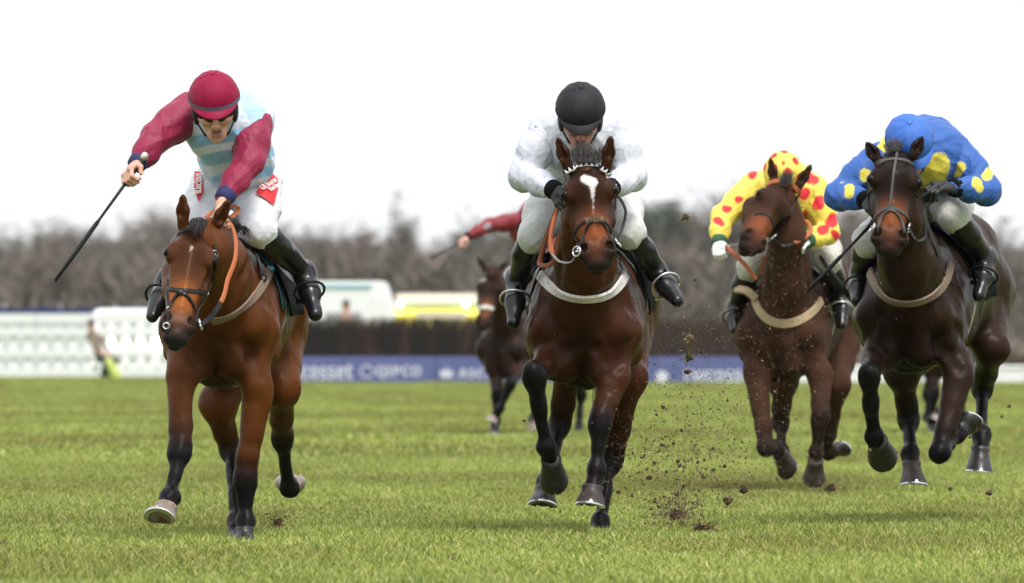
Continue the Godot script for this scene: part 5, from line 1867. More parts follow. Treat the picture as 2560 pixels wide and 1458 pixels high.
func turf(called: String, z0: float, z1: float, cell: float, blades: int, wide: float, tall: Vector2, m: Material, kinds: int) -> void:
	var r := RandomNumberGenerator.new()
	r.seed = 100 + int(z0)
	var patches := []
	for kd in kinds:
		var v := PackedVector3Array()
		var n := PackedVector3Array()
		var c := PackedColorArray()
		for i in blades:
			var p := Vector3(r.randf_range(-0.52, 0.52) * cell, -0.004, r.randf_range(-0.52, 0.52) * cell)
			var h := r.randf_range(tall.x, tall.y)
			var an := r.randf() * TAU
			var s := Vector3(cos(an), 0, sin(an)) * wide * r.randf_range(0.6, 1.2)
			var lean := Vector3(r.randf_range(-1, 1), 0, r.randf_range(-1, 1)) * h * 0.55
			var mid := p + Vector3(0, h * 0.6, 0) + lean * 0.35
			var tip := p + Vector3(0, h * r.randf_range(0.8, 1.0), 0) + lean
			var nn := Vector3(-sin(an), 0.9, cos(an)).normalized()
			var y := r.randf()
			var col: Color = L(0.18, 0.236, 0.043).lerp(L(0.35, 0.378, 0.1), y)
			if r.randf() < 0.12:
				col = L(0.46, 0.42, 0.19)
			elif r.randf() < 0.15:
				col = L(0.1, 0.17, 0.028)
			for q in [p - s, p + s, mid + s * 0.75, p - s, mid + s * 0.75, mid - s * 0.75, mid - s * 0.75, mid + s * 0.75, tip]:
				v.append(q)
				n.append(nn)
				c.append(col)
		var arr := []
		arr.resize(Mesh.ARRAY_MAX)
		arr[Mesh.ARRAY_VERTEX] = v
		arr[Mesh.ARRAY_COLOR] = c
		var am := ArrayMesh.new()
		am.add_surface_from_arrays(Mesh.PRIMITIVE_TRIANGLES, arr)
		am.surface_set_material(0, m)
		patches.append([am, [], []])
	var pn := FastNoiseLite.new()
	pn.seed = 4
	pn.frequency = 0.22
	pn.fractal_octaves = 3
	var z := z0
	while z < z1:
		var half := z * 1300.0 / FOCAL + 2.2
		var x := -half
		while x < half:
			var k := r.randi() % kinds
			var bs := Basis(Vector3.UP, r.randi() % 4 * PI * 0.5)
			var t := pn.get_noise_2d(x * 1.2, z * 0.5)
			var f := 1.0 + t * 0.45 + 0.07 * sin(z * 0.55 + x * 0.12)
			bs = bs.scaled(Vector3(1, 1.0 + 0.5 * pn.get_noise_2d(x * 3.0 + 50.0, z * 3.0), 1))
			patches[k][1].append(Transform3D(bs, Vector3(x, TURF, -z)))
			patches[k][2].append(Color(f * (1.0 + maxf(0.0, -t) * 0.25), f, f))
			x += cell
		z += cell
	for p in patches:
		var mm := MultiMesh.new()
		mm.transform_format = MultiMesh.TRANSFORM_3D
		mm.use_colors = true
		mm.mesh = p[0]
		mm.instance_count = p[1].size()
		for i in p[1].size():
			mm.set_instance_transform(i, p[1][i])
			mm.set_instance_color(i, p[2][i])
		var o := MultiMeshInstance3D.new()
		o.name = called
		o.multimesh = mm
		o.material_override = m
		add_child(o, true)
		tag(o, "short yellowish green racecourse turf", "grass", "", "stuff")

func lettering(words: String, at0: Vector3, height: float, m: Material, root: Node3D, mono := false, stretch := 1.0) -> void:
	var tm := TextMesh.new()
	tm.text = words
	var sf := SystemFont.new()
	sf.font_names = PackedStringArray(["Droid Sans"])
	sf.font_weight = 700
	tm.font = sf
	tm.font_size = 64
	tm.pixel_size = 0.005
	tm.depth = 0.01
	tm.horizontal_alignment = HORIZONTAL_ALIGNMENT_LEFT
	var mi := MeshInstance3D.new()
	mi.name = "lettering"
	mi.mesh = tm
	mi.material_override = m
	root.add_child(mi, true)
	var ab := tm.get_aabb()
	var sc := height / ab.size.y
	mi.position = at0 - root.position - Vector3(ab.position.x * sc * stretch, ab.position.y * sc, 0)
	mi.scale = Vector3(sc * stretch, sc, 1)

func birch_fence() -> void:
	var d := 175.0
	var x0 := at(700, 0, d).x
	var x1 := at(1888, 0, d).x
	var top := 1.4
	var o := thing("birch_fence", "dark brown birch steeplechase fence stretching behind the runners", "fence", Vector3((x0 + x1) * 0.5, 0, -d))
	var core := new_st()
	box(core, Vector3((x0 + x1) * 0.5, 0.62, -d - 0.35), Vector3(x1 - x0, 1.24, 0.5))
	commit("core", core, tri_tex(mat(L(0.014, 0.01, 0.009), 0.95), null, null, 1.0), o)
	var r := RandomNumberGenerator.new()
	r.seed = 31
	var v := PackedVector3Array()
	var n := PackedVector3Array()
	var c := PackedColorArray()
	var ln := FastNoiseLite.new()
	ln.frequency = 0.9
	for i in 9000:
		var x := r.randf_range(x0, x1)
		var y := r.randf_range(0.0, 0.9)
		var h := r.randf_range(0.3, 0.6)
		var zz := -d - 0.08 + r.randf_range(0.0, 0.12)
		if i % 4 == 0:
			y = r.randf_range(0.7, 1.0)
			h = top - y + r.randf_range(-0.07, 0.06)
			zz = -d - r.randf_range(0.1, 0.6)
		var p := Vector3(x, y, zz)
		var tp := p + Vector3(r.randf_range(-0.07, 0.07), h, r.randf_range(-0.04, 0.04))
		var s := Vector3(0.006 + r.randf() * 0.006, 0, r.randf_range(-0.006, 0.006))
		var warm := clampf(ln.get_noise_2d(x * 1.7, y * 0.25) * 2.4 - 0.1, 0.0, 1.0)
		var col := L(0.017, 0.012, 0.011).lerp(L(0.085, 0.042, 0.026), warm * r.randf())
		if x > at(1600, 0, d).x: col = col.lerp(L(0.07, 0.045, 0.036), 0.6)
		for q in [p - s, p + s, tp + s * 0.5, p - s, tp + s * 0.5, tp - s * 0.5]:
			v.append(q); n.append(Vector3(0, 0.2, 1).normalized()); c.append(col)
	var arr := []
	arr.resize(Mesh.ARRAY_MAX)
	arr[Mesh.ARRAY_VERTEX] = v; arr[Mesh.ARRAY_COLOR] = c
	var am := ArrayMesh.new()
	am.add_surface_from_arrays(Mesh.PRIMITIVE_TRIANGLES, arr)
	var tw := MeshInstance3D.new()
	tw.name = "birch_twigs"
	tw.mesh = am
	tw.material_override = mat(Color.WHITE, 0.9, 0.0, true)
	o.add_child(tw)
	tw.position = -o.position
	tw.set_meta("kind", "stuff")
	# the padded blue boards along its foot
	var zb := -d + 0.35
	var sb := FOCAL / (d - 0.35)
	var edges := [700.0, 862.0, 1092.0, 1290.0, 1490.0, 1640.0, 1880.0]
	var names := ["blue padded board with white lettering ending in t, left of the round logo board", "blue padded board with a ring and the white word QIPCO", "blue padded board with a white crown and the word ASCOT", "blue padded board behind the centre horse", "plain blue padded board between the centre horse and the flying mud", "blue padded board with a white disc at the right end of the birch fence"]
	var wtx := mat(L(0.6, 0.62, 0.7), 0.6)
	var bm := tri_tex(mat(L(0.115, 0.14, 0.32), 0.7), noise_tex(0.02, 3, Color(0.85, 0.85, 0.9), Color.WHITE), null, 0.5)
	for i in 6:
		var a: float = (edges[i] - 1280.0) / sb
		var b: float = (edges[i + 1] - 1280.0) / sb - 0.02
		var t := thing("advertising_board", names[i], "advertising board", Vector3((a + b) * 0.5, 0, zb), "blue boards along the birch fence")
		var bs := new_st()
		box(bs, Vector3((a + b) * 0.5, 0.295, zb - 0.15), Vector3(b - a, 0.59, 0.3))
		commit("panel", bs, bm, t)
		var fy := func(sy: float) -> float: return EYE + (HORIZON - sy) / sb
		var fx := func(sx: float) -> float: return (sx - 1280.0) / sb
		if i == 0:
			lettering("ncosset", Vector3(fx.call(728), fy.call(949), zb + 0.005), 0.33, wtx, t, false, 0.78)
		elif i == 1:
			var ring := new_st()
			torus(ring, Vector3(fx.call(917), fy.call(931), zb + 0.01), Vector3.RIGHT, Vector3.UP, 0.13, 0.025)
			commit("ring_logo", ring, mat(L(0.5, 0.5, 0.62), 0.6), t)
			lettering("QIPCO", Vector3(fx.call(940), fy.call(947), zb + 0.005), 0.28, wtx, t, false, 1.05)
		elif i == 2:
			var cr := new_st()
			cr.set_smooth_group(-1)
			var c0 := Vector3(fx.call(1116), fy.call(946), zb + 0.012)
			box(cr, c0 + Vector3(0, 0.06, 0), Vector3(0.26, 0.1, 0.015))
			for k in 3:
				var xx := (k - 1) * 0.1
				tri(cr, c0 + Vector3(xx - 0.06, 0.11, 0.004), c0 + Vector3(xx + 0.06, 0.11, 0.004), c0 + Vector3(xx, 0.2 + (0.07 if k == 1 else 0.0), 0.004))
			commit("crown_logo", cr, wtx, t)
			lettering("ASCOT", Vector3(fx.call(1145), fy.call(945), zb + 0.005), 0.2, wtx, t, false, 1.25)
		elif i == 5:
			var dc := new_st()
			for k in 24:
				var a0 := TAU * k / 24.0
				var a1 := TAU * (k + 1) / 24.0
				var cc := Vector3(fx.call(1655), fy.call(943), zb + 0.006)
				tri(dc, cc, cc + Vector3(cos(a1), sin(a1), 0) * 0.14, cc + Vector3(cos(a0), sin(a0), 0) * 0.14)
			commit("disc_logo", dc, wtx, t)
			lettering("rwcosset", Vector3(fx.call(1712), fy.call(955), zb + 0.005), 0.3, wtx, t, false, 0.9)

func white_wing() -> void:
	var d := 198.0
	var s := FOCAL / d
	var white := tri_tex(mat(L(0.82, 0.84, 0.84), 0.55), noise_tex(0.03, 3, Color(0.93, 0.94, 0.94), Color.WHITE), null, 0.8)
	var names := ["white slatted wing panel at the left edge of the picture", "white slatted wing panel left of the crouching steward", "white slatted wing panel behind the crouching steward", "white slatted wing panel behind the leading horse's head", "white slatted wing panel hidden mostly by the leading horse"]
	for i in 5:
		var xa := (-60.0 + i * 150.0 - 1280.0) / s
		var xb := xa + 148.0 / s
		var z := -d + 0.02 * (i % 2)
		var o := thing("wing_panel", names[i], "fence panel", Vector3((xa + xb) * 0.5, 0, z), "white wing panels on the left")
		for y in [[0.04, 0.24], [0.52, 0.7], [1.04, 1.22], [1.36, 1.6]]:
			var st := new_st()
			box(st, Vector3((xa + xb) * 0.5, (y[0] + y[1]) * 0.5, z), Vector3(xb - xa, y[1] - y[0], 0.05))
			commit("rail", st, white, o)
		for k in 4:
			var x := xa + (k + 0.5) * (xb - xa) / 4.0
			var st := new_st()
			box(st, Vector3(x, 0.81, z - 0.052), Vector3(0.22, 1.56, 0.04))
			commit("slat", st, white, o)
	# a pale hoarding added behind the wing to lighten its gaps
	var hd := thing("added_hoarding", "pale grey green hoarding added behind the white wing to lighten its gaps", "hoarding", Vector3(at(300, 0, 212.0).x, 0, -212.0))
	var hs := new_st()
	box(hs, hd.position + Vector3(0, 0.68, 0), Vector3(8.6, 1.36, 0.06))
	commit("panel", hs, mat(L(0.52, 0.58, 0.58), 0.7), hd)
	# a navy banner beyond
	var db := 232.0
	var b := thing("navy_banner", "long navy blue fabric screen above the white wing at left", "banner", Vector3(at(150, 0, db).x, 0, -db))
	var st := new_st()
	st.set_smooth_group(0)
	var n := 24
	for i in n:
		var q := []
		for e in [i, i + 1]:
			var x := at(lerpf(-140, 720, float(e) / n), 0, db).x
			var zz := -db + 0.08 * sin(e * 1.7)
			q.append(Vector3(x, 1.25, zz)); q.append(Vector3(x, 1.9 - 0.05 * absf(sin(e * 0.9)), zz + 0.03))
		quad(st, q[0], q[1], q[3], q[2])
	commit("fabric", st, mat(L(0.02, 0.035, 0.14), 0.8), b)
	for i in 7:
		var ps := new_st()
		var x := at(lerpf(-130, 710, i / 6.0), 0, db).x
		tube(ps, [Vector3(x, 0, -db - 0.15), Vector3(x, 2.0, -db - 0.15)], [0.03], 8)
		commit("post", ps, M.steel_grey, b)

func steward() -> void:
	base_depth = 192.0
	var o := thing("person", "steward in a brown coat and yellow green tabard crouching by the white wing", "person", at(250, 0, 192.0) * Vector3(1, 0, 1))
	var sk := L(0.5, 0.28, 0.2)
	var f := Field.new()
	f.cap(J(228, 815), J(228, 822), 0.1, 0.09, sk, 0.03)
	f.cap(J(230, 835), J(252, 895), 0.08, 0.08, sk, 0.05)
	for k in [-1.0, 1.0]:
		f.cap(J(235 + k * 16, 842), J(258 + k * 14, 875, 0.25), 0.035, 0.03, sk, 0.04)
		f.cap(J(258 + k * 14, 875, 0.25), J(268 + k * 4, 890, 0.4), 0.04, 0.04, sk, 0.03)
		f.cap(J(254 + k * 8, 895), J(278 + k * 10, 900, 0.4), 0.08, 0.06, sk, 0.04)
		f.cap(J(278 + k * 10, 900, 0.4), J(266 + k * 9, 942, 0.1), 0.055, 0.045, sk, 0.04)
	skin("body", [f], [0.03], M.skin, o)
	var c := Field.new()
	c.cap(J(230, 836), J(252, 896), 0.115, 0.11, L(0.2, 0.15, 0.11), 0.06)
	for k in [-1.0, 1.0]:
		c.cap(J(235 + k * 16, 842), J(258 + k * 14, 875, 0.25), 0.06, 0.052, L(0.2, 0.15, 0.11), 0.05)
	skin("coat", [c], [0.03], M.silk, o)
	var t := Field.new()
	for k in [-1.0, 1.0]:
		t.cap(J(254 + k * 8, 896), J(278 + k * 10, 901, 0.4), 0.11, 0.09, L(0.03, 0.06, 0.035), 0.05)
		t.cap(J(278 + k * 10, 901, 0.4), J(266 + k * 9, 938, 0.1), 0.085, 0.07, L(0.03, 0.06, 0.035), 0.05)
	skin("trousers", [t], [0.03], M.silk, o)
	var v := Field.new()
	v.cap(J(272, 905, 0.5), J(290, 938, 0.45), 0.1, 0.13, L(0.62, 0.72, 0.2), 0.05, Vector3(0, 0, 1), 0.5)
	skin("tabard", [v], [0.03], M.silk, o)
	var h := Field.new()
	h.cap(J(228, 808), J(228, 811), 0.105, 0.1, L(0.03, 0.035, 0.04), 0.02)
	skin("hat", [h], [0.03], M.silk, o)
	# someone standing behind the fence by the white van
	base_depth = 188.0
	var p := thing("person", "bareheaded person standing in front of the white van behind the fence", "person", at(865, 0, 188.0) * Vector3(1, 0, 1))
	var g := Field.new()
	g.cap(J(865, 762), J(865, 769), 0.095, 0.085, L(0.42, 0.2, 0.14), 0.03)
	g.cap(J(865, 790), J(866, 850), 0.13, 0.12, L(0.42, 0.2, 0.14), 0.06)
	for k in [-1.0, 1.0]:
		g.cap(J(866 + k * 9, 850), J(866 + k * 10, 945), 0.08, 0.05, L(0.42, 0.2, 0.14), 0.04)
		g.cap(J(865 + k * 15, 797), J(865 + k * 18, 858), 0.055, 0.04, L(0.42, 0.2, 0.14), 0.04)
	skin("body", [g], [0.03], M.skin, p)
	var w := Field.new()
	w.cap(J(865, 794), J(866, 852), 0.16, 0.15, L(0.3, 0.2, 0.17), 0.06)
	for k in [-1.0, 1.0]:
		w.cap(J(865 + k * 15, 797), J(865 + k * 18, 850), 0.065, 0.055, L(0.3, 0.2, 0.17), 0.05)
	skin("coat", [w], [0.03], M.silk, p)
	var tr := Field.new()
	for k in [-1.0, 1.0]:
		tr.cap(J(866 + k * 9, 855), J(866 + k * 10, 935), 0.11, 0.075, L(0.03, 0.03, 0.045), 0.04)
	skin("trousers", [tr], [0.03], M.silk, p)
	var hr := Field.new()
	hr.cap(J(865, 759), J(865, 760, -0.03), 0.1, 0.09, L(0.05, 0.03, 0.02), 0.02)
	skin("hair", [hr], [0.03], M.silk, p)

# a bevelled block given as rounded outline in profile (x along, y up), extruded across
func extrude(st: SurfaceTool, outline: Array, origin: Vector3, along: Vector3, across: Vector3, half: float, bevel := 0.06) -> void:
	st.set_smooth_group(-1)
	var n := outline.size()
	var mid := Vector2.ZERO
	for p in outline: mid += p / n
	var rings := []
	for e in [[-half, 0.0], [-half + bevel, 1.0], [half - bevel, 1.0], [half, 0.0]]:
		var row := []
		for p in outline:
			var v: Vector2 = p
			if e[1] == 0.0:
				v = v + (mid - v).normalized() * bevel
			row.append(origin + along * v.x + Vector3.UP * v.y + across * e[0])
		rings.append(row)
	for k in 3:
		for i in n:
			var t := (i + 1) % n
			quad(st, rings[k][i], rings[k + 1][i], rings[k + 1][t], rings[k][t])
	for k in [0, 3]:
		var c: Vector3 = origin + along * mid.x + Vector3.UP * mid.y + across * (-half if k == 0 else half)
		for i in n:
			var t := (i + 1) % n
			tri(st, c, rings[k][i], rings[k][t])

func wheel(o: Node3D, c: Vector3, along: Vector3, across: Vector3, r: float) -> void:
	var st := new_st()
	torus(st, c, along, Vector3.UP, r - 0.09, 0.1, 0.0, TAU, 8)
	var w := commit("wheel", st, M.rubber, o)
	var rm := new_st()
	sphere(rm, c, Vector3(r - 0.13, r - 0.13, 0.08) if absf(across.z) > 0.5 else Vector3(0.08, r - 0.13, r - 0.13))
	commit("rim", rm, M.steel_grey, w)

func vehicles() -> void:
	var glass := mat(L(0.05, 0.07, 0.09), 0.08)
	var whitep := mat(L(0.78, 0.8, 0.82), 0.25)
	var pale := mat(L(0.62, 0.56, 0.42), 0.12)
	var green := mat(L(0.05, 0.22, 0.12), 0.4)
	var yel := mat(L(0.78, 0.66, 0.1), 0.35)
	var grey := mat(L(0.3, 0.31, 0.33), 0.4)
	var teal := mat(L(0.2, 0.4, 0.44), 0.4)
	# white van, side on, nose to the right
	var d := 200.0
	var o := thing("white_van", "white van with a sloping nose parked side on behind the birch fence", "van", Vector3(at(760, 0, d).x, 0, -d))
	var s := FOCAL / d
	var vx := func(sx: float) -> float: return (sx - 760.0) / s
	var st := new_st()
	extrude(st, [Vector2(-2.3, 0.35), Vector2(-2.35, 1.0), Vector2(-2.3, 2.3), Vector2(-2.2, 2.4), Vector2(vx.call(955), 2.4), Vector2(vx.call(968), 2.36), Vector2(vx.call(985), 1.85), Vector2(vx.call(1003), 1.45), Vector2(vx.call(1008), 0.5), Vector2(vx.call(1006), 0.35)], o.position, Vector3.RIGHT, Vector3.BACK, 0.98)
	commit("body", st, whitep, o)
	var fz := 1.0
	for w in [[-1.9, -0.6, 1.5, 2.05, "window", glass], [vx.call(930), vx.call(970), 1.5, 2.1, "window", pale]]:
		var ws := new_st()
		box(ws, o.position + Vector3((w[0] + w[1]) * 0.5, (w[2] + w[3]) * 0.5, 0.99), Vector3(w[1] - w[0], w[3] - w[2], 0.03))
		commit(w[4], ws, whitep if w[5] == pale else grey, o)
	var ss := new_st()
	box(ss, o.position + Vector3(-0.2, 2.27, 0.99), Vector3(3.8, 0.1, 0.035))
	commit("teal_stripe", ss, teal, o)
	var ds := new_st()
	box(ds, o.position + Vector3(vx.call(860), 1.55, 0.99), Vector3(0.9, 0.18, 0.03))
	commit("grey_panel", ds, grey, o)
	for x in [-1.6, 1.6]:
		wheel(o, o.position + Vector3(x, 0.34, 0.95), Vector3.RIGHT, Vector3.BACK, 0.34)
	# yellow ambulance, facing the camera
	d = 190.0
	s = FOCAL / d
	var a := thing("yellow_ambulance", "yellow ambulance with a pale windscreen and roof lights behind the fence", "ambulance", Vector3(at(1098, 0, d).x, 0, -d))
	var ap := a.position
	st = new_st()
	extrude(st, [Vector2(0, 0.35), Vector2(0.02, 1.55), Vector2(-0.55, 1.75), Vector2(-5.2, 1.8), Vector2(-5.2, 0.35)], ap, Vector3.BACK, Vector3.RIGHT, 1.06)
	commit("body", st, yel, a)
	st = new_st()
	extrude(st, [Vector2(-0.6, 1.74), Vector2(-0.95, 2.04), Vector2(-5.15, 2.08), Vector2(-5.15, 1.74)], ap, Vector3.BACK, Vector3.RIGHT, 1.04)
	commit("cab_roof", st, pale, a)
	st = new_st()
	box(st, ap + Vector3(0, 1.78, -0.45), Vector3(2.1, 0.06, 0.08))
	commit("green_band", st, green, a)
	st = new_st()
	box(st, ap + Vector3(0.05, 1.52, 0.025), Vector3(1.2, 0.2, 0.03))
	commit("grille", st, pale, a)
	for k in [-1.0, 1.0]:
		lamp_ball(a, ap + Vector3(k * 0.78 - 0.15 + 0.0, 1.79, -0.28), 0.055, Color(1.0, 0.95, 0.78), 2.4 if k > 0 else 1.2, 0.06)
		wheel(a, ap + Vector3(k * 0.98, 0.36, -0.9), Vector3.BACK, Vector3.RIGHT, 0.36)
		wheel(a, ap + Vector3(k * 0.98, 0.36, -4.2), Vector3.BACK, Vector3.RIGHT, 0.36)
	# white car with its lamps on, facing the camera, in front of the wing
	d = 190.0
	var c := thing("white_car", "white car with lit headlamps facing the camera beside the white wing", "car", Vector3(at(314.5, 0, d + 9.0).x, 0, -d - 9.0))
	var cp := c.position
	st = new_st()
	extrude(st, [Vector2(0, 0.3), Vector2(0.05, 0.7), Vector2(-0.1, 1.0), Vector2(-1.1, 1.14), Vector2(-1.9, 1.72), Vector2(-4.0, 1.74), Vector2(-4.5, 1.1), Vector2(-4.5, 0.3)], cp, Vector3.BACK, Vector3.RIGHT, 0.95, 0.12)
	commit("body", st, whitep, c)
	st = new_st()
	st.set_smooth_group(-1)
	quad(st, cp + Vector3(-0.72, 1.18, -1.1), cp + Vector3(0.72, 1.18, -1.1), cp + Vector3(0.66, 1.64, -1.73), cp + Vector3(-0.66, 1.64, -1.73))
	commit("windscreen", st, mat(L(0.5, 0.53, 0.55), 0.1), c)
	for k in [-1.0, 1.0]:
		lamp_ball(c, cp + Vector3(k * 0.74, 0.95, 0.1), 0.05, Color(1.0, 0.98, 0.93), 30.0 if k > 0 else 16.0, 0.5)
		wheel(c, cp + Vector3(k * 0.85, 0.33, -0.8), Vector3.BACK, Vector3.RIGHT, 0.33)
		wheel(c, cp + Vector3(k * 0.85, 0.33, -3.5), Vector3.BACK, Vector3.RIGHT, 0.33)

func lamp_ball(o: Node3D, c: Vector3, r: float, col: Color, glow: float, energy: float) -> void:
	var st := new_st()
	sphere(st, c, Vector3.ONE * r)
	var m := mat(Color.WHITE, 0.2)
	m.emission_enabled = true
	m.emission = col
	m.emission_energy_multiplier = glow
	commit("headlamp", st, m, o)
	var l := OmniLight3D.new()
	l.name = "headlamp_light"
	l.light_color = col
	l.light_energy = energy
	l.light_size = r
	l.omni_range = 40.0
	l.omni_attenuation = 2.0
	l.shadow_enabled = true
	o.add_child(l, true)
	l.position = c - o.position + Vector3(0, 0, r * 1.6)

func right_rail() -> void:
	var d := 168.0
	var s := FOCAL / d
	var white := mat(L(0.76, 0.78, 0.78), 0.5)
	var spans := [1868.0, 2040.0, 2210.0, 2380.0, 2560.0, 2740.0]
	var names := ["low white rail section between the spotted rider's horse and the dark horse", "low white rail section behind the gap before the rightmost horse", "low white rail section seen beneath the rightmost horse's belly", "low white rail section behind the rightmost horse's hindquarters", "low white rail section at the right edge of the picture"]
	for i in 5:
		var a: float = (spans[i] - 1280.0) / s
		var b: float = (spans[i + 1] - 1280.0) / s - 0.01
		var o := thing("low_rail", names[i], "rail", Vector3((a + b) * 0.5, 0, -d), "low white rail on the right")
		var st := new_st()
		box(st, Vector3((a + b) * 0.5, 0.2, -d), Vector3(b - a, 0.26, 0.05))
		commit("board", st, white, o)
		st = new_st()
		tube(st, [Vector3(a, 0.37, -d + 0.01), Vector3(b, 0.37, -d + 0.01)], [0.045], 10)
		commit("tube_rail", st, white, o)
		for k in 2:
			st = new_st()
			box(st, Vector3(a + (b - a) * (0.25 + 0.5 * k), 0.15, -d - 0.06), Vector3(0.06, 0.36, 0.05))
			commit("post", st, white, o)

func brush_mass(called: String, label: String, category: String, x0: float, x1: float, d: float, deep: float, low: float, high: float, count: int, wide: float, tones: Array, seed0: int) -> void:
	var r := RandomNumberGenerator.new()
	r.seed = seed0
	var ln := FastNoiseLite.new()
	ln.seed = seed0
	ln.frequency = 1.6 / maxf(high, 0.5)
	var v := PackedVector3Array()
	var n := PackedVector3Array()
	var c := PackedColorArray()
	for i in count:
		var x := r.randf_range(x0, x1)
		var top := lerpf(low, high, 0.5 + 0.5 * ln.get_noise_1d(x))
		var y := r.randf() * top * 0.96
		var p := Vector3(x, y, -d - r.randf() * deep)
		var e := Vector3(r.randf_range(-0.6, 0.6), r.randf_range(0.3, 1.0), r.randf_range(-0.5, 0.5)).normalized()
		var l := top * r.randf_range(0.12, 0.3)
		var s := e.cross(Vector3(r.randf_range(-1, 1), r.randf_range(-1, 1), r.randf_range(-1, 1))).normalized() * wide * r.randf_range(0.5, 1.2)
		var col: Color = tones[r.randi() % tones.size()]
		var nn := Vector3(r.randf_range(-0.6, 0.6), r.randf_range(0.0, 0.8), 1).normalized()
		var tp := p + e * l
		for q in [p - s, p + s, tp]:
			v.append(q); n.append(nn); c.append(col)
	var arr := []
	arr.resize(Mesh.ARRAY_MAX)
	arr[Mesh.ARRAY_VERTEX] = v; arr[Mesh.ARRAY_COLOR] = c
	var am := ArrayMesh.new()
	am.add_surface_from_arrays(Mesh.PRIMITIVE_TRIANGLES, arr)
	var o := MeshInstance3D.new()
	o.name = called
	o.mesh = am
	o.material_override = mat(Color.WHITE, 0.95, 0.0, true)
	add_child(o, true)
	tag(o, label, category, "", "stuff")

func tree_top(sx: float) -> float:
	var prof := [V(-300, 600), V(0, 590), V(90, 556), V(250, 600), V(330, 580), V(400, 520), V(470, 560), V(560, 560), V(680, 570), V(740, 580), V(860, 556), V(940, 600), V(1000, 520), V(1070, 590), V(1180, 560), V(1300, 545), V(1450, 540), V(1580, 520), V(1700, 525), V(1800, 505), V(1870, 480), V(2000, 510), V(2200, 520), V(2420, 565), V(2500, 565), V(2580, 610), V(2900, 600)]
	for i in prof.size() - 1:
		if sx <= prof[i + 1].x:
			return lerpf(prof[i].y, prof[i + 1].y, (sx - prof[i].x) / (prof[i + 1].x - prof[i].x))
	return 600.0

# a bare winter tree of height 1: trunk, limbs and a haze of twigs
func bare_tree(seed0: int, spread: float, twigs: int) -> Array:
	var r := RandomNumberGenerator.new()
	r.seed = seed0
	var tr := new_st()
	var hk := 0.0
	var trunk := [Vector3.ZERO]
	for i in 6:
		hk += 0.15
		trunk.append(Vector3(r.randf_range(-0.02, 0.02), hk, r.randf_range(-0.02, 0.02)))
	tube(tr, trunk, [0.02, 0.017, 0.015, 0.012, 0.009, 0.006, 0.003], 6)
	var limbs := new_st()
	var tw := PackedVector3Array()
	var tn := PackedVector3Array()
	var tc := PackedColorArray()
	var tips := []
	for i in 26:
		var h := r.randf_range(0.2, 0.86)
		var an := i * 2.4 + r.randf()
		var reach := spread * (0.35 + 0.65 * sin(clampf((h - 0.08) / 0.92, 0, 1) * PI)) * r.randf_range(0.6, 1.1)
		var a := Vector3(0, h * 0.85, 0)
		var b := a + Vector3(cos(an) * reach * 0.6, reach * 0.5, sin(an) * reach * 0.6)
		var c := a + Vector3(cos(an) * reach, reach * r.randf_range(0.6, 1.0) , sin(an) * reach)
		c.y = minf(c.y, 0.99)
		tube(limbs, [a, b, c], [0.007, 0.005, 0.002], 4)
		tips.append([a, b, c])
	tips.append([trunk[3], trunk[5], Vector3(0, 1, 0)])
	for i in twigs:
		var t: Array = tips[r.randi() % tips.size()]
		var f := r.randf()
		var p: Vector3 = t[0].lerp(t[1], f * 2.0) if f < 0.5 else t[1].lerp(t[2], f * 2.0 - 1.0)
		var e := Vector3(r.randf_range(-1, 1), r.randf_range(-0.2, 1.1), r.randf_range(-1, 1)).normalized()
		p += e * r.randf() * 0.05
		var l := r.randf_range(0.04, 0.13)
		var s := e.cross(Vector3(r.randf_range(-1, 1), r.randf_range(-1, 1), r.randf_range(-1, 1))).normalized() * r.randf_range(0.0018, 0.0042)
		var tone := r.randf_range(0.7, 1.3)
		for q in [p - s, p + s, p + e * l]:
			tw.append(q); tn.append(Vector3(e.z, 0.5, 1).normalized()); tc.append(Color(tone, tone, tone))
	var arr := []
	arr.resize(Mesh.ARRAY_MAX)
	arr[Mesh.ARRAY_VERTEX] = tw; arr[Mesh.ARRAY_COLOR] = tc
	var am := ArrayMesh.new()
	am.add_surface_from_arrays(Mesh.PRIMITIVE_TRIANGLES, arr)
	tr.generate_normals(); limbs.generate_normals()
	return [tr.commit(), limbs.commit(), am]

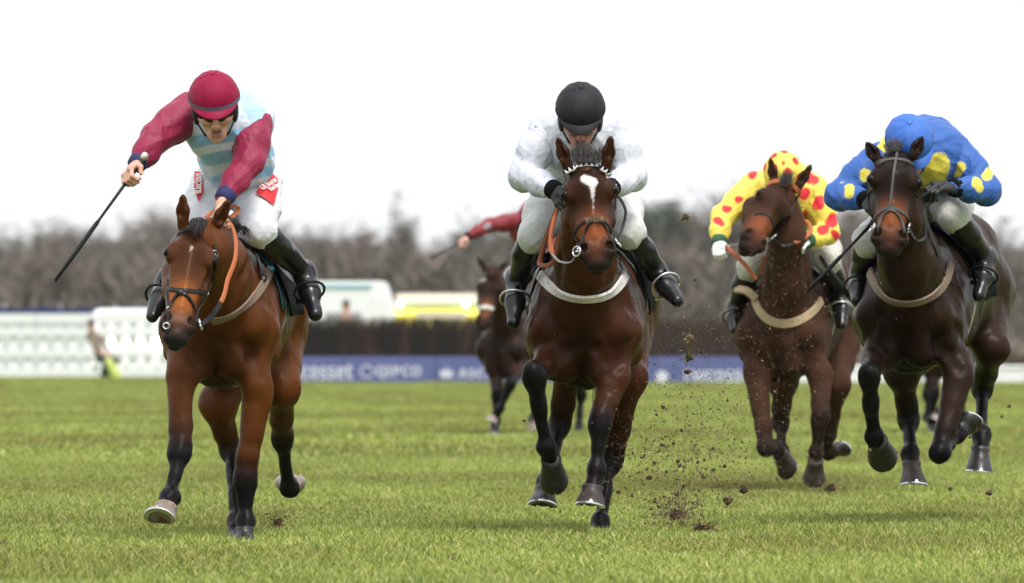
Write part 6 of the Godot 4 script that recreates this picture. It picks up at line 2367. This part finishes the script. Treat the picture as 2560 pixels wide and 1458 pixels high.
func trees() -> void:
	var bark := mat(L(0.1, 0.085, 0.075), 0.9)
	var twm := []
	for c in [L(0.14, 0.116, 0.096), L(0.155, 0.12, 0.096), L(0.13, 0.118, 0.098)]:
		var m := mat(c, 0.95)
		m.vertex_color_use_as_albedo = true
		twm.append(m)
	var kinds := []
	for i in 7:
		kinds.append(bare_tree(300 + i, [0.3, 0.36, 0.26, 0.4, 0.22, 0.33, 0.16][i], 2600))
	var r := RandomNumberGenerator.new()
	r.seed = 9
	for row in 3:
		var d: float = [640.0, 700.0, 760.0][row]
		var step: float = [105.0, 92.0, 84.0][row]
		var sx := -160.0 + row * 37.0
		while sx < 2740.0:
			var px0 := sx + r.randf_range(-25, 25)
			sx += step
			var top := tree_top(px0) - 16.0 + r.randf_range(-34, 56) * (1.0 if row != 1 else 0.7)
			if row == 0: top += 30.0
			var p := at(px0, 0, d)
			p.y = 0.0
			p.z -= r.randf_range(0, 12)
			var h := EYE + (HORIZON - top) * d / FOCAL
			var kd: Array = kinds[r.randi() % 6]
			if absf(px0 - 1000.0) < 40.0 and row > 0: kd = kinds[6]
			var o := thing("bare_tree", "leafless grey brown winter tree in the blurred wood along the skyline", "tree", p, "winter trees along the skyline")
			var w := h * r.randf_range(0.85, 1.25)
			var bs := Basis(Vector3.UP, r.randf() * TAU).scaled(Vector3(w, h, w))
			for q in [["trunk", kd[0], bark], ["limbs", kd[1], bark], ["crown", kd[2], twm[r.randi() % 3]]]:
				var mi := MeshInstance3D.new()
				mi.name = q[0]
				mi.mesh = q[1]
				mi.material_override = q[2]
				mi.transform.basis = bs
				o.add_child(mi)
	# dense undergrowth that closes the foot of the wood
	brush_mass("woodland_undergrowth", "grey brown undergrowth filling the foot of the far wood", "undergrowth", -60.0, 60.0, 630.0, 90.0, 6.4, 9.4, 40000, 0.2, [L(0.14, 0.115, 0.096), L(0.158, 0.122, 0.1), L(0.115, 0.105, 0.09), L(0.142, 0.126, 0.106)], 12)
	# evergreens
	evergreen("dark green round-topped evergreen tree above the wood, right of the jockey in white", at(1625, 0, 655), 655.0, 505.0, 4.3, L(0.06, 0.075, 0.055))
	evergreen("small dull evergreen tree far left in the wood, near the jockey's raised whip", at(392, 0, 690), 690.0, 545.0, 2.4, L(0.12, 0.115, 0.1))
	evergreen("narrow dull conifer standing up from the skyline in mid picture", at(1003, 0, 690), 690.0, 560.0, 1.3, L(0.12, 0.115, 0.1))

func evergreen(label: String, p0: Vector3, d: float, top: float, half: float, col: Color) -> void:
	var p := Vector3(p0.x, 0, p0.z)
	var h := EYE + (HORIZON - top) * d / FOCAL
	var o := thing("evergreen_tree", label, "tree", p)
	var st := new_st()
	tube(st, [p, p + Vector3(0.1, h * 0.5, 0), p + Vector3(0, h * 0.9, 0)], [0.25, 0.18, 0.05], 7)
	commit("trunk", st, mat(L(0.08, 0.06, 0.05), 0.9), o)
	var r := RandomNumberGenerator.new()
	r.seed = int(p.x * 7.0) + 50
	var v := PackedVector3Array()
	var n := PackedVector3Array()
	var c := PackedColorArray()
	var lobes := []
	for i in 22:
		var y := r.randf_range(0.3, 0.93)
		var w := half * sqrt(maxf(0.05, 1.0 - pow((y - 0.45) / 0.56, 2.0)))
		var an := r.randf() * TAU
		lobes.append([Vector3(cos(an) * w * 0.7, y * h, sin(an) * w * 0.7), half * r.randf_range(0.25, 0.42), r.randf_range(0.75, 1.3)])
	for i in 7000:
		var lb: Array = lobes[r.randi() % lobes.size()]
		var dir := Vector3(r.randfn(), r.randfn(), r.randfn()).normalized()
		var q: Vector3 = p + lb[0] + dir * lb[1] * pow(r.randf(), 0.35)
		q.y = minf(q.y, h)
		var s := Vector3(r.randf_range(-1, 1), r.randf_range(-1, 1), r.randf_range(-1, 1)).normalized() * 0.17
		var t := dir.cross(s).normalized() * 0.15
		var cc := Color(col.r * lb[2], col.g * lb[2], col.b * lb[2])
		for w in [q - s, q + t, q + s]:
			v.append(w); n.append(dir); c.append(cc)
	var arr := []
	arr.resize(Mesh.ARRAY_MAX)
	arr[Mesh.ARRAY_VERTEX] = v; arr[Mesh.ARRAY_COLOR] = c
	var am := ArrayMesh.new()
	am.add_surface_from_arrays(Mesh.PRIMITIVE_TRIANGLES, arr)
	var mi := MeshInstance3D.new()
	mi.name = "crown"
	mi.mesh = am
	mi.material_override = mat(Color.WHITE, 0.9, 0.0, true)
	o.add_child(mi)
	mi.position = -p

# ---------------------------------------------------------------- flying turf
func clod(r: RandomNumberGenerator, size: float, grassy: float, pale := 1.0) -> ArrayMesh:
	var st := new_st()
	st.set_smooth_group(-1)
	var lump := []
	for i in 26:
		var y := 1.0 - 2.0 * (i + 0.5) / 26.0
		var an := i * 2.39996
		var q := sqrt(1.0 - y * y)
		lump.append(Vector3(cos(an) * q, y * 0.8, sin(an) * q) * size * r.randf_range(0.55, 1.25))
	var col := (L(0.075, 0.05, 0.034).lerp(L(0.15, 0.095, 0.062), r.randf())) * pale
	for i in 26:
		for k in [1, 3, 5, 8]:
			if i + k + 1 < 26 or k < 3:
				var t := r.randf_range(0.8, 1.2)
				st.set_color(Color(col.r * t, col.g * t, col.b * t))
				tri(st, lump[i], lump[(i + k) % 26], lump[(i + k + 3) % 26])
	for i in int(grassy):
		var p: Vector3 = lump[r.randi() % 26]
		var e := (p.normalized() + Vector3(r.randf_range(-1, 1), r.randf_range(-1, 1), r.randf_range(-1, 1)) * 0.7).normalized()
		var s := e.cross(Vector3(0.3, 1, 0.2)).normalized() * 0.0022
		st.set_color(L(0.2, 0.17, 0.045).lerp(L(0.12, 0.15, 0.03), r.randf()))
		tri(st, p - s, p + s, p + e * size * r.randf_range(0.7, 1.9))
	st.generate_normals()
	return st.commit()

func flying_turf() -> void:
	var r := RandomNumberGenerator.new()
	r.seed = 40
	var cm := mat(Color.WHITE, 0.95, 0.0, true)
	var big := [
		["grassy clod of turf flung high above the others beside the jockey in white", 1714, 544, 0.024, 46, -0.6],
		["yellow strands of torn turf in the air before the birch fence", 1722, 845, 0.022, 60, -0.5],
		["torn yellow turf in the air just above the blue board", 1722, 893, 0.026, 60, -0.5],
		["curved brown piece of turf against the white lettering of the right board", 1720, 930, 0.018, 6, -0.4],
		["dark oval clod in the air by the spotted rider's horse", 1860, 1225, 0.028, 8, 0.2],
		["soft brown clod just above the grass below the spotted rider's horse", 2077, 1218, 0.036, 8, -8.0],
		["broad loose clod low down right of the centre horse", 1690, 1286, 0.04, 20, -0.2],
		["small crumbling clod above the grass left of the broad loose one", 1622, 1195, 0.018, 4, 0.0],
		["dark forked clod in the air under the rightmost horse", 2472, 1232, 0.022, 4, -1.5],
		["small dark clod in the air left of the forked one at right", 2376, 1222, 0.014, 2, -1.5],
		["clod kicked up behind the leading horse's planted hoof", 694, 1306, 0.03, 14, -0.6],
		["brown clod floating right of the jockey in white's boot", 1738, 700, 0.01, 2, -0.4],
		["clod of brown turf beside the centre horse's knee", 1310, 1052, 0.01, 2, 0.0],
		["reddish clod with grass just above ground in the middle of the mud spray", 1820, 1250, 0.03, 30, -0.3],
	]
	for b in big:
		var dep: float = 40.0 - b[5]
		var o := MeshInstance3D.new()
		o.name = "turf_clod"
		o.mesh = clod(r, b[3], b[4])
		o.material_override = cm
		add_child(o, true)
		o.position = at(b[1], b[2], dep)
		tag(o, b[0], "clod of turf", "flying clods of turf")
	# divots that lie on the grass
	for b in [["torn brown divot lying on the grass right of the centre horse", 1757, 1330, 0.06, 130], ["small divot lying in the grass at the bottom centre", 1125, 1404, 0.02, 40], ["pale divot lying in the grass at the bottom left edge", 6, 1368, 0.02, 30]]:
		var dep: float = EYE * FOCAL / (b[2] - HORIZON)
		var o := MeshInstance3D.new()
		o.name = "divot"
		o.mesh = clod(r, b[3], b[4] * 2, 2.4)
		o.material_override = cm
		add_child(o, true)
		o.position = at(b[1], b[2], dep) + Vector3(0, 0.012, 0)
		o.scale = Vector3(1.15, 0.8, 1)
		tag(o, b[0], "divot", "divots on the grass")
	var lumps := []
	for i in 6:
		lumps.append(clod(r, 0.011, 1))
	for i in 230:
		var x := 1670.0 + r.randfn() * 95.0
		var y := 1170.0 + r.randfn() * 85.0
		if i % 6 == 0:
			x = r.randf_range(1380, 2540)
			y = r.randf_range(980, 1300)
		y = minf(y, 1308.0)
		var o := MeshInstance3D.new()
		o.name = "turf_crumb"
		o.mesh = lumps[i % 6]
		o.material_override = cm
		add_child(o, true)
		o.position = at(x, y, 40.0 + r.randf_range(-0.8, 1.6))
		o.basis = Basis.from_euler(Vector3(r.randf() * 6.0, r.randf() * 6.0, r.randf() * 6.0)).scaled(Vector3.ONE * pow(r.randf(), 3.0) * 1.0 + Vector3.ONE * 0.2)
		tag(o, "dark crumb of earth thrown up in the spray of mud between the runners", "crumb of earth", "crumbs of flying earth")
	# finest spray
	var st := new_st()
	st.set_smooth_group(-1)
	for i in 22000:
		var x := 1712.0 + r.randfn() * 122.0
		var y := 1175.0 + r.randfn() * 100.0
		var dep := 40.0 + r.randf_range(-0.7, 1.6)
		var grow := 1.0
		if i % 23 == 0:
			x = r.randf_range(1250, 2540); y = r.randf_range(560, 1300); grow = 0.8
		elif i % 5 == 0:
			x = 1730 + r.randfn() * 70.0; y = r.randf_range(760, 1150)
		elif i % 4 == 0:
			x = 1960 + r.randfn() * 80.0; y = r.randf_range(620, 1180); dep = 48.9 + r.randf_range(-0.5, 0.3)
		elif i % 13 == 0:
			x = 692 + r.randfn() * 26.0; y = 1300 + r.randfn() * 18.0; dep = 39.4
		elif i % 7 == 0:
			x = 1690 + r.randfn() * 34.0; y = 1275 + r.randfn() * 24.0; grow = 1.4
		elif i % 17 == 0:
			x = 2070 + r.randfn() * 26.0; y = 1215 + r.randfn() * 14.0; dep = 49.0; grow = 1.4
		if y > 1318.0:
			continue
		var p := at(x, y, dep)
		var z := (0.0015 + pow(r.randf(), 4.0) * 0.0045) * grow
		var a := Vector3(r.randf_range(-1, 1), r.randf_range(-1, 1), r.randf_range(-1, 1)) * z
		var b := Vector3(r.randf_range(-1, 1), r.randf_range(-1, 1), r.randf_range(-1, 1)) * z
		var c := Vector3(r.randf_range(-1, 1), r.randf_range(-1, 1), r.randf_range(-1, 1)) * z
		if i % 3 == 0:
			var e := Vector3(r.randf_range(-1, 1), r.randf_range(-1, 1), r.randf_range(-1, 1)) * z
			a += e * 1.6; b -= e
		st.set_color(L(0.07, 0.047, 0.034).lerp(L(0.22, 0.145, 0.095), pow(r.randf(), 1.5)))
		tri(st, p + a, p + b, p + c); tri(st, p + a, p + c, p - b); tri(st, p + b, p + a, p - c)
	st.generate_normals()
	var sp := MeshInstance3D.new()
	sp.name = "mud_spray"
	sp.mesh = st.commit()
	sp.material_override = cm
	add_child(sp, true)
	tag(sp, "fine spray of mud specks hanging in the air between the runners", "mud", "", "stuff")

# ---------------------------------------------------------------- build
func _ready() -> void:
	rng.seed = 1
	var cam := Camera3D.new()
	cam.name = "camera"
	var ca := CameraAttributesPhysical.new()
	ca.frustum_focal_length = 12.0 / (729.0 / FOCAL)
	ca.exposure_aperture = ca.frustum_focal_length / 50.0
	ca.frustum_focus_distance = 39.6
	ca.frustum_near = 0.5
	ca.frustum_far = 3000.0
	cam.attributes = ca
	cam.fov = rad_to_deg(2.0 * atan(729.0 / FOCAL))
	cam.near = 0.5
	cam.far = 3000.0
	add_child(cam)
	cam.position = Vector3(0, EYE, 0)
	cam.rotation.x = atan((HORIZON - 729.0) / FOCAL)
	cam.current = true
	var we := WorldEnvironment.new()
	we.name = "environment"
	var env := Environment.new()
	env.background_mode = Environment.BG_SKY
	var sky := Sky.new()
	var sm := ProceduralSkyMaterial.new()
	sm.sky_top_color = Color(0.97, 0.985, 1.0)
	sm.sky_horizon_color = Color(0.835, 0.84, 0.845)
	sm.sky_curve = 0.5
	sm.ground_bottom_color = Color(0.2, 0.23, 0.12)
	sm.ground_horizon_color = Color(0.4, 0.43, 0.34)
	sm.sky_energy_multiplier = 1.0
	sky.sky_material = sm
	env.sky = sky
	env.tonemap_mode = Environment.TONE_MAPPER_LINEAR
	env.tonemap_exposure = 1.6
	env.fog_enabled = true
	env.fog_density = 0.00006
	env.fog_light_color = Color(0.93, 0.95, 0.97)
	env.sdfgi_enabled = true
	env.ssao_enabled = true
	env.ssil_enabled = true
	we.environment = env
	add_child(we)
	var sun := DirectionalLight3D.new()
	sun.name = "sun"
	sun.light_energy = 0.65
	sun.light_color = Color(1.0, 0.98, 0.95)
	sun.light_angular_distance = 16.0
	sun.shadow_enabled = true
	add_child(sun)
	sun.rotation_degrees = Vector3(-58, 25, 0)

	noise.seed = 3
	fold.seed = 17
	fold.frequency = 6.0
	fold.noise_type = FastNoiseLite.TYPE_SIMPLEX_SMOOTH
	fold.fractal_type = FastNoiseLite.FRACTAL_FBM
	fold.fractal_octaves = 2
	fold.fractal_gain = 0.4
	crease.seed = 23
	crease.frequency = 6.0
	crease.noise_type = FastNoiseLite.TYPE_SIMPLEX_SMOOTH
	crease.fractal_type = FastNoiseLite.FRACTAL_RIDGED
	crease.fractal_octaves = 2
	crease.fractal_gain = 0.3
	make_materials()

	ground_and_grass()
	trees()
	brush_mass("clipped_hedge", "low brown winter hedge behind the white rail on the right", "hedge", at(1860, 0, 185).x, at(2800, 0, 185).x, 182.0, 3.0, 0.72, 0.95, 9000, 0.05, [L(0.2, 0.16, 0.13), L(0.15, 0.12, 0.1), L(0.24, 0.2, 0.17)], 66)
	birch_fence()
	white_wing()
	right_rail()
	vehicles()
	steward()

	var red_horse := runner_red()
	red_rider(red_horse)
	runner_dots()
	hidden_horse(red_horse)
	runner_blue()
	runner_white()
	runner_maroon()
	flying_turf()

	for t in tasks:
		WorkerThreadPool.wait_for_task_completion(t)
	finish_skins(self)
	for m in twin[0].get_children():
		if m is MeshInstance3D and twin[1].has_node(NodePath(m.name)):
			twin[1].get_node(NodePath(m.name)).mesh = m.mesh
